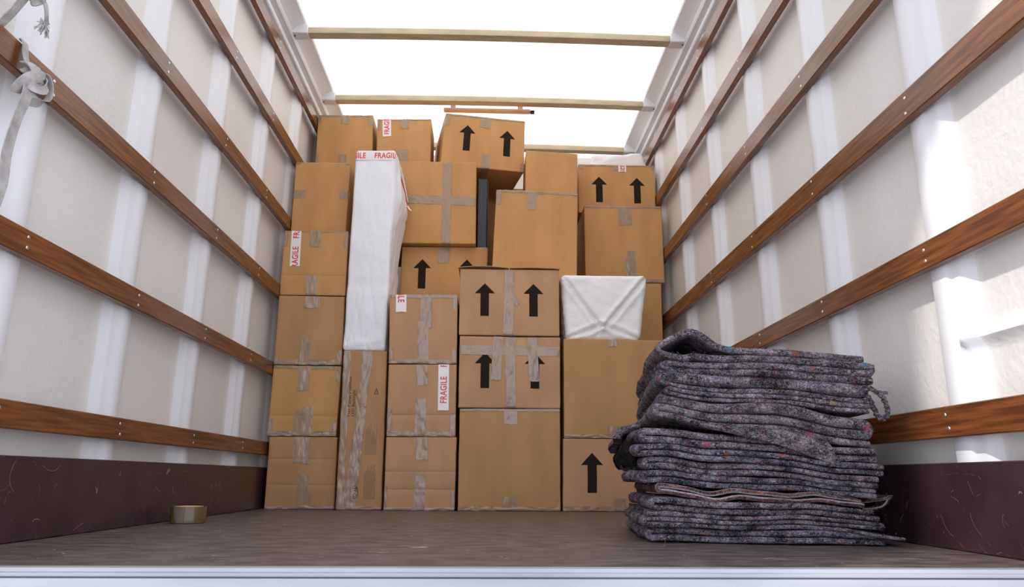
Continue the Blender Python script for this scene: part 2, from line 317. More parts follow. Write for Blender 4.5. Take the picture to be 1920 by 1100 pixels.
# roof bows
names = ['second', 'third', 'fourth', 'fifth', 'sixth']
for k, y in enumerate((1.27, 1.92, 2.565, 3.215, 3.875, 4.495)):
    vis = ('roof bow nearest the van opening, cream crossbar with white end brackets', 'cream roof bow above the stack of grey blankets with white end brackets', 'cream roof bow just outside the top of the picture', 'cream roof crossbar nearest the top edge of the photo, with dark specks',
           'middle cream roof crossbar with the thin lamp strip behind it', 'furthest cream roof crossbar, mostly behind the tilted arrow carton')[k]
    rb = root('roof_bow', (0, y, 2.262), vis, 'roof bar', 'crossbars under the translucent roof')
    bm = bmesh.new()
    bow = lambda v: (v[0], v[1], v[2] + 0.010 * (1 - (v[0] / 0.92) ** 2))
    extr(bm, [(y, 2.262), (y + 0.052, 2.262), (y + 0.054, 2.268), (y + 0.054, 2.30), (y + 0.040, 2.304), (y + 0.014, 2.304), (y, 2.292), (y - 0.002, 2.268)], 'x', -0.925, 0.895, segs=24, fn=bow)
    build('crossbar', bm, M['bow'], rb, angle=30)
    for s, a, b in ((-1, -0.995, -0.915), (1, 0.885, 0.962)):
        bm = bmesh.new(); bevbox(bm, a, b, y - 0.006, y + 0.058, 2.2585, 2.308, 0.004)
        disc(bm, (a + 0.012 if s < 0 else b - 0.012, y - 0.006, 2.285), (0, -1, 0), 0.006, 0.002, mi=0)
        eb = build('end_bracket', bm, M['wall_trim'], rb)
        bm = bmesh.new(); disc(bm, (a + 0.010 if s < 0 else b - 0.010, y + 0.02, 2.2584), (0, 0, -1), 0.005, 0.003); build('bolt', bm, M['black'], rb).parent = eb
# thin lamp strip hung behind the middle bow
rb = root('strip_light', (0, 3.945, 2.245), 'thin beige strip light hanging behind the middle roof crossbar', 'light')
bm = bmesh.new(); bevbox(bm, -0.29, 0.225, 3.945, 3.985, 2.252, 2.268, 0.004); bevbox(bm, -0.25, -0.22, 3.955, 3.975, 2.268, 2.318, 0.002); bevbox(bm, 0.15, 0.18, 3.955, 3.975, 2.268, 2.318, 0.002); build('casing', bm, M['lampcase'], rb)
bm = bmesh.new(); bevbox(bm, 0.225, 0.25, 3.95, 3.98, 2.250, 2.264, 0.003); build('end_cap', bm, M['black'], rb, label='black end cap')
# load rails
rz_ = [(0.234, 0.293), (0.597, 0.656), (0.966, 1.029), (1.329, 1.392), (1.702, 1.765), (2.074, 2.137)]
rr_ = [(0.228, 0.293), (0.596, 0.657), (0.959, 1.028), (1.323, 1.391), (1.691, 1.758), (2.058, 2.127)]
ords = ['lowest', 'second', 'third', 'fourth', 'fifth', 'topmost']
for side, RZ, xa in ((-1, rz_, 1.0), (1, rr_, 0.966)):
    far = [1.568, 2.083, 2.60, 3.11, 3.62, 4.13, 4.64] if side < 0 else [1.558, 2.068, 2.578, 3.085, 3.59, 4.10, 4.61]
    for k, (z0, z1) in enumerate(RZ):
        word = 'left' if side < 0 else 'right'
        lab = {(-1, 2): 'third wooden rail up the left wall, with grey webbing knotted round it', (1, 0): 'lowest wooden rail on the right wall, running behind the blanket stack',
               (-1, 0): 'lowest wooden rail on the left wall, just above the dark kick board'}.get((side, k), '%s varnished wooden rail counted up from the floor on the %s wall' % (ords[k], word) if k < 5 else 'topmost varnished wooden rail on the %s wall, just under the roof edge' % word)
        rb = root('load_rail', (side * (xa + 0.012), 1.2, z0), lab, 'rail', 'wooden load rails along the walls')
        bm = bmesh.new(); x0, x1 = sorted((side * xa, side * (xa + 0.0235)))
        if k == 0:   # lowest one stops level with the wall end as well
            bevbox(bm, x0, x1, 1.10, Y1 - 0.004, z0, z1, 0.0022)
        else: bevbox(bm, x0, x1, 1.10, Y1 - 0.004, z0, z1, 0.0022)
        off = Vector((k * 1.7 + (5 if side > 0 else 0), 0, 0))
        build('bar', bm, M['wood'], rb, angle=20)
        for f in far:
            if f > 3.5: continue
            for zz in (z0 + 0.016, z1 - 0.016):
                bm = bmesh.new(); disc(bm, (side * (xa - 0.0002), f - 0.03 + random.uniform(-.006, .006), zz + random.uniform(-.003, .003)), (-side, 0, 0), 0.0042, 0.0012)
                build('screw', bm, M['steel'], rb)
# added canopy, out of view: its outline shapes the sun patch on the right wall
bm = bmesh.new()
cv = [(1.15, 0.25), (1.15, 1.20), (-3.2, 1.20), (-3.2, -2.20), (-0.46, 0.25)]
lo = [bm.verts.new((x, y, 2.37)) for x, y in cv]; hi = [bm.verts.new((x, y, 2.40)) for x, y in cv]
bm.faces.new(lo); bm.faces.new(hi[::-1])
for i in range(5): bm.faces.new((lo[i], hi[i], hi[(i + 1) % 5], lo[(i + 1) % 5]))
bmesh.ops.recalc_face_normals(bm, faces=bm.faces)
struct(build('added_canopy', bm, M['wall_trim'], smooth=False))
bm = bmesh.new(); box(bm, -14, 14, -22, 8, -1.12, -1.0); struct(build('ground', bm, M['conc'], smooth=False))

# ------------------------------------------------------------------ text outlines
_tc = {}
def text_tris(s, bold=0.0):
    if (s, bold) in _tc: return _tc[(s, bold)]
    cu = bpy.data.curves.new('txt', 'FONT'); cu.body = s; cu.size = 1; cu.offset = bold; cu.resolution_u = 3; cu.space_character = 1.06
    o = bpy.data.objects.new('txt', cu); C.objects.link(o)
    bpy.context.view_layer.update()
    dg = bpy.context.evaluated_depsgraph_get()
    me = bpy.data.meshes.new_from_object(o.evaluated_get(dg))
    bm = bmesh.new(); bm.from_mesh(me); bmesh.ops.triangulate(bm, faces=bm.faces)
    bpy.data.meshes.remove(me); bpy.data.objects.remove(o); bpy.data.curves.remove(cu)
    xs = [v.co.x for v in bm.verts]; ys = [v.co.y for v in bm.verts]
    x0, x1, y0, y1 = min(xs), max(xs), min(ys), max(ys)
    for v in bm.verts: v.co = Vector(((v.co.x - x0) / (x1 - x0), (v.co.y - y0) / (y1 - y0), 0))
    me = bpy.data.meshes.new('txtm'); bm.to_mesh(me); bm.free()
    _tc[(s, bold)] = me; return me

# ------------------------------------------------------------------ cartons
class Box:
    """front face corners in world (x, z), front plane y, depth d. u runs left-right, v bottom-top in metres over the front face"""
    def __init__(s, name, label, mt, y, TL, TR, BR, BL_, d=0.31, yaw=0.0, r=0.004, bulge=0.004, warp=0.002, group='cardboard cartons stacked in the van', seed=0, creases=(), cat='box', N=14):
        s.w = (TR[0] - TL[0] + BR[0] - BL_[0]) / 2; s.h = (TL[1] - BL_[1] + TR[1] - BR[1]) / 2
        s.c = (TL, TR, BR, BL_); s.y = y; s.d = d; s.r = r; s.bulge = bulge; s.warp = warp; s.seed = seed; s.yaw = yaw
        s.piv = Vector((BL_[0], y, 0)); s.cre = creases
        z0 = min(BL_[1], BR[1])
        s.root = root(name, ((BL_[0] + BR[0]) / 2, y + d / 2, z0), label, cat, group)
        s.body = bmesh.new(); s.mats = [mt, M['ink'], M['fineink']]
        w, h = s.w, s.h
        def ax(L, extra=()):
            a = [0, r * .5, r, r * 2.5] + [L * k / N for k in range(1, N)] + [L - r * 2.5, L - r, L - r * .5, L] + list(extra)
            a = sorted(set(round(t, 5) for t in a if 0 <= t <= L))
            out = [a[0]]
            for t in a[1:]:
                if t - out[-1] > 0.0012: out.append(t)
            out[-1] = L
            return out
        ex = []
        for c_ in creases: ex += [c_ * h - 0.003, c_ * h, c_ * h + 0.003]
        U = ax(w); V = ax(h, ex); D = ax(d)
        vd = {}
        def vert(u, dd, v):
            k = (round(u, 5), round(dd, 5), round(v, 5))
            if k not in vd: vd[k] = s.body.verts.new(s.P(u, v, dd))
            return vd[k]
        def face(g, A, B):
            for i in range(len(A) - 1):
                for j in range(len(B) - 1):
                    s.body.faces.new((g(A[i], B[j]), g(A[i + 1], B[j]), g(A[i + 1], B[j + 1]), g(A[i], B[j + 1])))
        face(lambda a, b: vert(a, 0, b), U, V); face(lambda a, b: vert(w - a, d, b) if False else vert(a, d, b), U[::-1], V)
        face(lambda a, b: vert(0, a, b), D[::-1], V); face(lambda a, b: vert(w, a, b), D, V)
        face(lambda a, b: vert(a, b, h), U, D); face(lambda a, b: vert(a, b, 0), U[::-1], D)
    def P(s, u, v, dd=0.0, off=0.0):
        """nominal box coordinates -> world. Beyond the front edges the point wraps onto the neighbouring side."""
        w, h, d, r = s.w, s.h, s.d, s.r
        # over an edge: run a little way onto the next side
        if v > h: dd += v - h; v = h
        if v < 0: dd += -v; v = 0
        if u < 0: dd += -u; u = 0
        if u > w: dd += u - w; u = w
        if dd > 0 and off > 0: off = max(.0004, off * .35)
        p = Vector((u, dd, v)); q = Vector((min(max(u, r), w - r), min(max(dd, r), d - r), min(max(v, r), h - r)))
        n = p - q
        if n.length > 1e-7:
            n.normalize(); p = q + n * (r + off)
        else: n = Vector((0, 0, 0))
        fu, fv = min(max(p.x / w, 0), 1), min(max(p.z / h, 0), 1)
        TL, TR, BR, B_ = s.c
        x = (B_[0] * (1 - fu) + BR[0] * fu) * (1 - fv) + (TL[0] * (1 - fu) + TR[0] * fu) * fv
        z = (B_[1] * (1 - fu) + BR[1] * fu) * (1 - fv) + (TL[1] * (1 - fu) + TR[1] * fu) * fv
        x += p.x - min(max(p.x, 0), w); z += p.z - min(max(p.z, 0), h)
        y = s.y + p.y
        fr = max(0, 1 - p.y / d)
        b = 16 * fu * (1 - fu) * fv * (1 - fv)
        y -= s.bulge * b * fr
        y += s.warp * 1.4 * noise.noise(Vector((x * 7 + s.seed, z * 7, s.seed * 3.1))) * fr
        x += s.warp * .5 * noise.noise(Vector((s.seed, z * 11, p.y * 4)))
        for c_ in s.cre:
            y += 0.0016 * math.exp(-(((p.z - c_ * h) / 0.0025) ** 2)) * fr
        P = Vector((x, y, z))
        if s.yaw:
            P = s.piv + Matrix.Rotation(s.yaw, 3, 'Z') @ (P - s.piv)
        return P
    def quadgrid(s, bm, pts, off, mi=0):
        G = [[bm.verts.new(s.P(u, v, 0, off(u, v) if callable(off) else off)) for (u, v) in row] for row in pts]
        for i in range(len(G) - 1):
            for j in range(len(G[0]) - 1):
                f = bm.faces.new((G[i][j], G[i][j + 1], G[i + 1][j + 1], G[i + 1][j])); f.material_index = mi
    def arrow(s, cu, v0, H=0.162, W=0.094):
        rows = []
        sh = 0.69
        for k in range(9): t = k / 8 * sh; rows.append((t, 0.21))
        for k in range(8): t = sh + (1 - sh) * k / 7; rows.append((t + 1e-4, 0.5 * (1 - k / 7)))
        s.quadgrid(s.body, [[(cu + W * hw * a, v0 + H * t) for a in (-1, -.33, .33, 1)] for t, hw in rows], 0.0006, 1)
        return s
    def tape(s, u0, v0, u1, v1, wd=0.05, m='tape', wr=1.0, name='packing_tape', label=None, off=0.0011, ragged=0.004, wd2=None):
        """strip from (u0,v0) to (u1,v1) in metres on the front; may run over the edges"""
        bm = bmesh.new(); a = Vector((u0, v0)); b = Vector((u1, v1)); L = (b - a).length; t = (b - a) / L; nrm = Vector((-t.y, t.x))
        n = max(4, int(L / 0.006)); rows = []
        sd_ = random.random() * 50
        for i in range(n + 1):
            f = i / n; ww = wd * (1 - f) + (wd2 or wd) * f
            row = []
            for j in range(9):
                g = j / 8 - .5
                e = (ragged * noise.noise(Vector((g * 9, sd_, 0))) if i in (0, n) else 0)
                p = a + t * (L * f + e) + nrm * (ww * g + 0.0012 * noise.noise(Vector((f * L * 20, g, sd_))))
                row.append((p.x, p.y))
            rows.append(row)
        k0 = wr * 0.0018
        def of(u, v):
            q = noise.noise(Vector((u * 60 + sd_, v * 16, 0)))
            return off + k0 * max(0, abs(q) - .05) * 1.6
        def of2(u, v):
            q = noise.noise(Vector((u * 16 + sd_, v * 60, 0)))
            return off + k0 * max(0, abs(q) - .05) * 1.6
        s.quadgrid(bm, rows, of if abs(t.y) > abs(t.x) else of2)
        bmesh.ops.recalc_face_normals(bm, faces=bm.faces)
        build(name, bm, M[m], s.root, label=label, angle=60)
        return s
    def fragile(s, u0, v0, u1, v1, start, wd=0.048, flip=1, down=False, th=0.030):
        """printed white tape along (u0,v0)->(u1,v1), lettering reads along that direction; start = where the first F begins"""
        a = Vector((u0, v0)); b = Vector((u1, v1)); L = (b - a).length; t = (b - a) / L; nrm = Vector((-t.y, t.x))
        bm = bmesh.new(); n = max(4, int(L / 0.008))
        s.quadgrid(bm, [[tuple(a + t * (L * i / n) + nrm * (wd * (j / 4 - .5))) for j in range(5)] for i in range(n + 1)], 0.0020)
        bmesh.ops.recalc_face_normals(bm, faces=bm.faces)
        base = text_tris('FRAGILE', 0.022)
        x = start
        while x < L:
            b2 = bmesh.new(); b2.from_mesh(base)
            for v in b2.verts: v.co = Vector((x + v.co.x * 0.119, (v.co.y - .5) * th, 0))
            for co, no_ in (((0.0005, 0, 0), (-1, 0, 0)), ((L - 0.0005, 0, 0), (1, 0, 0))):
                bmesh.ops.bisect_plane(b2, geom=b2.verts[:] + b2.edges[:] + b2.faces[:], plane_co=co, plane_no=no_, clear_outer=True)
            for gx in range(1, int(L / 0.01) + 1):
                bmesh.ops.bisect_plane(b2, geom=b2.verts[:] + b2.edges[:] + b2.faces[:], plane_co=(gx * 0.01, 0, 0), plane_no=(1, 0, 0))
            vm = {}
            for v in b2.verts:
                p = a + t * v.co.x + nrm * v.co.y; vm[v] = bm.verts.new(s.P(p.x, p.y, 0, 0.0026))
            for f in b2.faces:
                try:
                    g = bm.faces.new([vm[v] for v in f.verts]); g.material_index = 1
                except ValueError: pass
            b2.free(); x += 0.163
        build('fragile_tape', bm, [M['ftape'], M['red']], s.root, label='white tape printed FRAGILE in red', angle=60)
        return s
    def words(s, txt, u, v, length, height, mi=1, bold=0.0, off=0.0006):
        """vertical writing that reads bottom to top; (u,v) is where the first letter's foot stands"""
        b2 = bmesh.new(); b2.from_mesh(text_tris(txt, bold)); vm = {}
        for q in b2.verts: vm[q] = s.body.verts.new(s.P(u - q.co.y * height, v + q.co.x * length, 0, off))
        for f in b2.faces:
            g = s.body.faces.new([vm[q] for q in f.verts]); g.material_index = mi
        b2.free()
    def stroke(s, pts, wd, mi=1, off=0.0007, bm=None):
        bm = bm or s.body
        pts = [Vector(p) for p in pts]
        for a, b in zip(pts, pts[1:]):
            t = (b - a).normalized(); n = Vector((-t.y, t.x)) * wd / 2
            f = bm.faces.new([bm.verts.new(s.P(q.x, q.y, 0, off)) for q in (a - n, b - n, b + n, a + n)]); f.material_index = mi
    def done(s):
        return build('carton', s.body, s.mats, s.root, angle=35)

def edge_tapes(b, m='tape', top=True, bot=False, sides=True, wd=0.05):
    """tape that closes the lid: a thin lip along the top (or bottom) front edge and folded corners"""
    w, h = b.w, b.h
    if top: b.tape(0.002, h + 0.012, w - 0.002, h + 0.012, 0.045, m, 1.2)
    if bot: b.tape(0.002, -0.012, w - 0.002, -0.012, 0.048, m, 1.2)

A, G = 'cardboard cartons stacked in the van', None
# ---- left-hand column
b = Box('cardboard_box', 'small carton on the floor at the left end of the front row', KR['tan'], 3.40, (-.989, .3155), (-.684, .3155), (-.678, .001), (-.986, .001), seed=1, creases=(.33, .69), bulge=.004)
b.tape(.145, .335, .150, .200, .075, 'tape2', 2.4); b.tape(.175, .21, .172, .195, .04, 'tape2', 2.4); b.tape(.165, .150, .158, -.02, .050, 'tape'); b.tape(.168, .05, .205, .045, .06, 'tape'); b.tape(-.01, .006, .31, .006, .02, 'tape2', 2); b.done()
b = Box('cardboard_box', 'small carton second from the floor in the leftmost column', KR['orange'], 3.40, (-.998, .640), (-.685, .638), (-.690, .3185), (-1.0, .3185), seed=2, creases=(.28,))
b.tape(.148, .345, .142, .205, .050, 'tape2', 2.2); b.tape(.142, .115, .140, -.02, .052, 'tape'); b.tape(.175, .13, .178, -.02, .05, 'tape2', 1.6); b.tape(-.008, .318, .32, .316, .022, 'tape', 1.6); b.tape(.0, .008, .31, .008, .026, 'tape2', 2.2)
b.tape(.012, .0, .012, .075, .022, 'tape2', 1.5); b.tape(.300, .0, .300, .06, .018, 'tape2', 1.5); b.tape(.300, .25, .300, .32, .018, 'tape', 1.5); b.done()
b = Box('cardboard_box', 'small carton third from the floor in the leftmost column, taped along its lower edge', KR['tan'], 3.40, (-1.0, .973), (-.691, .971), (-.685, .6435), (-.998, .6435), seed=3)
b.tape(.160, .345, .160, .27, .070, 'tape2', 2.2); b.tape(.142, .12, .140, -.02, .048, 'tape'); b.tape(0, .010, .313, .008, .03, 'tape2', 2.2); b.tape(.298, .005, .298, .07, .02, 'tape2', 1.6); b.tape(.012, .0, .012, .03, .02, 'tape2', 1.6); b.done()
b = Box('cardboard_box', 'carton in the left column with FRAGILE tape running down from its top left', KR['orange'], 3.40, (-1.0, 1.297), (-.693, 1.299), (-.689, .976), (-.999, .976), seed=4, creases=(.3,))
b.tape(.155, .345, .152, .240, .048, 'tape', 1.6); b.tape(.148, .095, .145, -.02, .050, 'tape2', 1.8); b.tape(-.005, .322, .31, .322, .016, 'tape', 1.2); b.tape(.010, .322, .010, .24, .02, 'tape', 1.2); b.tape(.299, .322, .299, .235, .018, 'tape', 1.2)
b.fragile(.062, .142, .058, .345, -.022); b.done()
b = Box('cardboard_box', 'plain carton second from the top at far left, tape tab on each side edge', KR['orange'], 3.49, (-.999, 1.696), (-.723, 1.698), (-.725, 1.301), (-.997, 1.301), seed=5, d=.31)
b.tape(-.02, .222, .060, .220, .046, 'tape', 1.2); b.tape(.232, .222, .30, .222, .046, 'tape', 1.2); b.tape(0, .392, .028, .392, .016, 'tape', 1); b.tape(.25, .390, .276, .390, .014, 'tape', 1); b.done()
b = Box('cardboard_box', 'topmost carton in the left corner under the roof, beside the FRAGILE-taped top carton', KR['orange'], 3.85, (-.998, 2.150), (-.685, 2.155), (-.677, 1.846), (-.994, 1.846), seed=6)
b.tape(.155, .325, .155, .250, .046, 'tape', 1.2); b.tape(.152, .062, .150, -.01, .046, 'tape', 1.2); b.tape(-.006, .302, .318, .302, .012, 'tape', 1); b.tape(.303, .30, .303, .24, .02, 'tape', 1); b.tape(.010, .30, .010, .25, .018, 'tape', 1); b.tape(.01, .0, .01, .06, .016, 'tape', 1); b.done()

# ---- monitor carton
b = Box('monitor_box', 'tall narrow carton printed Flat Panel Monitor LED Backlight, standing under the tall white parcel', KR['tan'], 3.35, (-.668, .704), (-.470, .703), (-.464, .001), (-.662, .001), d=.42, seed=7, N=20, bulge=.006, warp=.004)
w_, h_ = b.w, b.h
b.words('Flat Panel Monitor', .043, .405, .180, .0165); b.words('LED Backlight', .066, .405, .118, .0165)
b.stroke([(.148, .505), (.166, .505), (.157, .530), (.148, .505)], .0020)
b.stroke([(.1575, .511), (.1575, .521)], .0018)
for (u0, v0, v1, n, st) in ((.118, .235, .380, 10, .0052), (.120, .045, .200, 10, .0052), (.040, .06, .14, 3, .006)):
    for k in range(n):
        vv = v0
        end = v1 - random.random() * (v1 - v0) * .45
        while vv < end:
            l = random.uniform(.008, .022); b.stroke([(u0 + k * st, vv), (u0 + k * st, min(vv + l, end))], .0021, 2); vv += l + .003
el = [(.080 + .014 * math.cos(t), .075 + .026 * math.sin(t)) for t in [k * PI / 9 for k in range(19)]]
b.stroke(el, .0018, off=.0035); b.stroke([(.068, .088), (.090, .093), (.078, .080), (.090, .080)], .0018, off=.0035); b.stroke([(.072, .062), (.080, .070), (.088, .062), (.080, .055), (.072, .062)], .0016, off=.0035)
b.tape(.016, .715, .010, -.01, .036, 'tape2', 1.8, wd2=.045); b.tape(.112, .715, .090, .40, .052, 'tape2', 2.6, wd2=.034); b.tape(.098, .45, .055, -.012, .040, 'tape2', 2.8, wd2=.058); b.tape(.082, .52, .080, .40, .03, 'tape', 1.8, off=.0018)
b.tape(.10, .33, .088, .20, .018, 'tape2', 3, off=.002); b.tape(.0, .008, .2, .008, .018, 'tape', 1.2)
b.tape(.020, .13, .016, .01, .055, 'tape2', 2, off=.0018)
b.done()

# ---- third column
b = Box('cardboard_box', 'small carton on the floor under the one with the upright FRAGILE label', KR['pink'], 3.31, (-.451, .313), (-.140, .315), (-.142, .001), (-.448, .001), seed=8, creases=(.28, .52))
b.tape(.158, .335, .160, .215, .050, 'tape2', 2.6); b.tape(.155, .155, .152, -.02, .048, 'tape2', 1.6); b.tape(0, .006, .306, .006, .014, 'tape2', 1.6); b.tape(.004, .10, .004, .0, .018, 'tape2', 2); b.tape(.301, .08, .301, .0, .018, 'tape2', 2); b.done()
b = Box('cardboard_box', 'carton with an upright white FRAGILE label near its right edge', KR['pink'], 3.31, (-.455, .636), (-.148, .639), (-.146, .3165), (-.450, .3165), seed=9, creases=(.29,))
b.tape(.150, .342, .153, .225, .048, 'tape2', 2.6); b.tape(.150, .165, .148, -.02, .050, 'tape2', 2.4); b.tape(0, .010, .304, .008, .024, 'tape2', 2); b.tape(.008, .12, .008, .0, .026, 'tape2', 2.6); b.tape(.293, .10, .293, .0, .022, 'tape2', 1.8)
b.fragile(.250, .115, .248, .345, .032); b.done()
b = Box('cardboard_box', 'small carton with a FRAGILE tape scrap at its top left, beside the tall parcel', KR['pink'], 3.31, (-.465, .963), (-.151, .965), (-.148, .6415), (-.455, .6415), seed=10)
b.tape(.166, .345, .168, .165, .050, 'tape2', 2.8); b.tape(.155, .195, .158, -.02, .052, 'tape2', 2.6, off=.0018); b.tape(0, .316, .31, .316, .018, 'tape2', 2.0); b.tape(0, .008, .306, .008, .020, 'tape2', 2.4); b.tape(.008, .07, .008, .0, .02, 'tape2', 2); b.tape(.299, .25, .301, .32, .018, 'tape2', 2); b.tape(.297, .07, .297, .0, .016, 'tape2', 2)
b.fragile(.052, .345, .053, .238, -.058); b.done()
b = Box('cardboard_box', 'carton with black arrows half hidden behind the two-arrow box, under the cross-taped carton', KR['orange'], 3.75, (-.474, 1.3365), (-.015, 1.3395), (-.019, 1.021), (-.475, 1.021), d=.46, seed=11)
b.arrow(.112, .085); b.arrow(.348, .085); b.tape(.225, .345, .222, .225, .062, 'tape', 1.2); b.tape(.43, .312, .46, .312, .016, 'tape', 1); b.done()
b = Box('cardboard_box', 'large carton with brown tape crossing it both ways, right of the tall white parcel', KR['orange'], 3.70, (-.560, 1.8065), (-.085, 1.810), (-.080, 1.341), (-.556, 1.341), d=.46, seed=12, bulge=.006)
b.tape(-.01, .250, .485, .236, .048, 'tape', 1.3); b.tape(.320, .485, .318, -.02, .046, 'tape', 1.3, off=.0018); b.done()
b = Box('cardboard_box', 'top carton with FRAGILE tape at its upper left, left of the tilted carton', KR['orange'], 3.838, (-.658, 2.125), (-.351, 2.133), (-.346, 1.812), (-.652, 1.812), d=.24, seed=13)
b.tape(.158, .335, .156, .255, .046, 'tape', 1.2); b.tape(.152, .125, .148, .03, .06, 'tape', 1.2); b.tape(0, .313, .306, .315, .010, 'tape', 1); b.tape(.01, .31, .01, .25, .018, 'tape', 1)
b.fragile(.058, .208, .052, .335, .014); b.done()
b = Box('cardboard_box', 'turned carton with two black arrows at the very top, overhanging the dark panel', KR['orange'], 3.745, (-.262, 2.126), (.196, 2.130), (.190, 1.8135), (-.282, 1.8135), d=.46, yaw=math.radians(11), seed=14, bulge=.006)
b.arrow(.132, .095, .157, .092); b.arrow(.362, .085, .157, .092); b.tape(.238, .335, .232, .245, .060, 'tape', 1.2); b.tape(.245, .085, .250, -.10, .046, 'tape', 1.2); b.tape(.0, .310, .47, .312, .014, 'tape', 1); b.tape(.008, .31, .004, .24, .034, 'tape', 1); b.tape(.455, .05, .455, -.03, .024, 'tape', 1.6); b.done()
# ---- dark panel seen between cartons
rb = root('flat_screen', (-.05, 4.05, 1.342), 'black flat panel standing edge-on in the gap beside the cross-taped carton', 'screen')
bm = bmesh.new(); bevbox(bm, -.076, -.022, 3.80, 4.30, 1.342, 1.757, .004); build('housing', bm, M['black'], rb)
bm = bmesh.new(); bevbox(bm, -.022, -.018, 3.81, 4.29, 1.352, 1.747, .001); bevbox(bm, -.060, -.054, 3.797, 3.801, 1.36, 1.74, .001); build('bezel_strip', bm, mat('dark_blue_grey_plastic', (.05, .055, .08), .3), rb, label='slightly lighter bezel strip')

# ---- fourth column
b = Box('cardboard_box', 'large plain carton on the floor under the two pairs of arrows', KR['plain'], 3.31, (-.129, .4395), (.322, .4425), (.3195, .001), (-.128, .001), d=.46, seed=15, N=18, bulge=.007)
b.tape(.228, .455, .228, .372, .060, 'tape2', 2.4); b.tape(.222, .060, .222, -.02, .056, 'tape', 2.2); b.tape(.0, .437, .45, .437, .014, 'tape2', 1.4); b.tape(0, .008, .447, .008, .020, 'tape', 1.6); b.tape(.443, .0, .443, .05, .014, 'tape', 1.2); b.done()
b = Box('cardboard_box', 'battered carton whose two black arrows are partly covered by crossing tape', KR['pink'], 3.31, (-.137, .7705), (.325, .7695), (.323, .4445), (-.136, .4445), d=.46, seed=16, N=22, bulge=.007, warp=.0055)
b.arrow(.118, .088); b.arrow(.345, .088)
b.tape(-.01, .262, .47, .258, .044, 'tape2', 1.6); b.tape(.232, .345, .234, -.02, .046, 'tape2', 2.0, off=.0018); b.tape(.176, .335, .168, .125, .046, 'tape2', 2.4, off=.0026); b.tape(.330, .340, .342, .120, .046, 'tape2', 2.6, off=.0026)
b.done()
b = Box('cardboard_box', 'carton with two clear black arrows beside a vertical tape strip, lid loose on top', KR['pink'], 3.31, (-.142, 1.092), (.323, 1.092), (.323, .7755), (-.141, .7755), d=.43, seed=17, N=18, bulge=.006)
b.arrow(.117, .090, .156); b.arrow(.344, .090, .156); b.tape(.232, .345, .226, -.02, .046, 'tape2', 2.4); b.tape(.245, .18, .272, .146, .022, 'tape2', 2.6, off=.002)
bm = bmesh.new()
for (a0, a1, hh) in ((-.150, .086, .0075), (.090, .326, .0035)):
    rows = [[(a0 + (a1 - a0) * i / 16, 3.302 + .20 * j, 1.0945 + hh * math.sin(PI * i / 16) * (1 - j) + .001) for i in range(17)] for j in range(2)]
    lo = [[bm.verts.new(p) for p in r_] for r_ in rows]; hi = [[bm.verts.new((p[0], p[1], p[2] + .003)) for p in r_] for r_ in rows]
    for i in range(16):
        bm.faces.new((lo[0][i], lo[1][i], lo[1][i + 1], lo[0][i + 1])); bm.faces.new((hi[0][i], hi[0][i + 1], hi[1][i + 1], hi[1][i])); bm.faces.new((lo[0][i], lo[0][i + 1], hi[0][i + 1], hi[0][i])); bm.faces.new((lo[1][i + 1], lo[1][i], hi[1][i], hi[1][i + 1]))
    for i in (0, 16): bm.faces.new((lo[0][i], lo[1][i], hi[1][i], hi[0][i]))
bmesh.ops.recalc_face_normals(bm, faces=bm.faces)
build('lid_flap', bm, KR['pink'], b.root); b.done()
b = Box('cardboard_box', 'large plain carton behind and above the clear two-arrow box, small tape tab on top', KR['orange'], 3.55, (.026, 1.590), (.449, 1.580), (.436, 1.105), (.006, 1.105), d=.46, seed=18, N=18, bulge=.007)
b.tape(.190, .495, .188, .375, .046, 'tape', 1.2); b.tape(-.004, .478, .43, .474, .020, 'tape', 1.6); b.tape(.012, .48, .010, .40, .026, 'tape', 1.6); b.done()
b = Box('cardboard_box', 'small plain untaped carton near the top, right of the tilted arrow carton', KR['orange'], 3.745, (.188, 1.906), (.476, 1.892), (.470, 1.593), (.186, 1.593), d=.31, seed=19)
b.done()
# ---- right-hand column
b = Box('cardboard_box', 'carton with two black arrows topmost at the right, white parcel on it', KR['orange'], 4.00, (.511, 1.945), (.962, 1.943), (.963, 1.6405), (.510, 1.6405), d=.31, seed=20)
b.arrow(.122, .065, .160); b.arrow(.346, .062, .160); b.tape(.225, .318, .235, .270, .055, 'tape', 1.4); b.tape(0, .298, .46, .300, .012, 'tape', 1); b.tape(.010, .30, .014, .272, .035, 'tape', 1.6); b.tape(.452, .302, .448, .272, .022, 'tape', 1.6)
b.fragile(.262, .258, .262, .318, -.072, wd=.046); b.done()
b = Box('cardboard_box', 'large carton against the right wall under the topmost arrow box', KR['orange'], 3.87, (.524, 1.635), (.963, 1.638), (.964, 1.188), (.524, 1.188), d=.45, seed=21, N=18, bulge=.007)
b.tape(.228, .465, .232, .330, .072, 'tape', 1.6); b.tape(.258, .180, .262, -.02, .044, 'tape', 1.2); b.tape(.235, .14, .238, -.02, .03, 'tape', 1.2, off=.002); b.tape(0, .444, .455, .442, .018, 'tape', 2.0); b.tape(.436, .430, .455, .432, .03, 'tape', 2.2); b.tape(.20, .008, .455, .008, .024, 'tape', 1.6); b.tape(.442, .0, .442, .07, .02, 'tape', 1.6); b.done()
b = Box('cardboard_box', 'carton mostly hidden behind the small white parcel at the right', KR['orange'], 3.87, (.492, 1.1845), (.943, 1.1845), (.938, .768), (.490, .768), d=.42, seed=22)
b.done()
b = Box('cardboard_box', 'big plain carton carrying the small white parcel, above the one-arrow carton', KR['plain'], 3.31, (.342, .7645), (.800, .7615), (.795, .3145), (.339, .3145), d=.45, seed=23, N=18, bulge=.007)
b.tape(.225, .465, .228, .415, .044, 'tape2', 1.4); b.tape(.226, .054, .224, -.02, .060, 'tape', 2.0); b.tape(0, .008, .45, .008, .018, 'tape', 1.6); b.done()
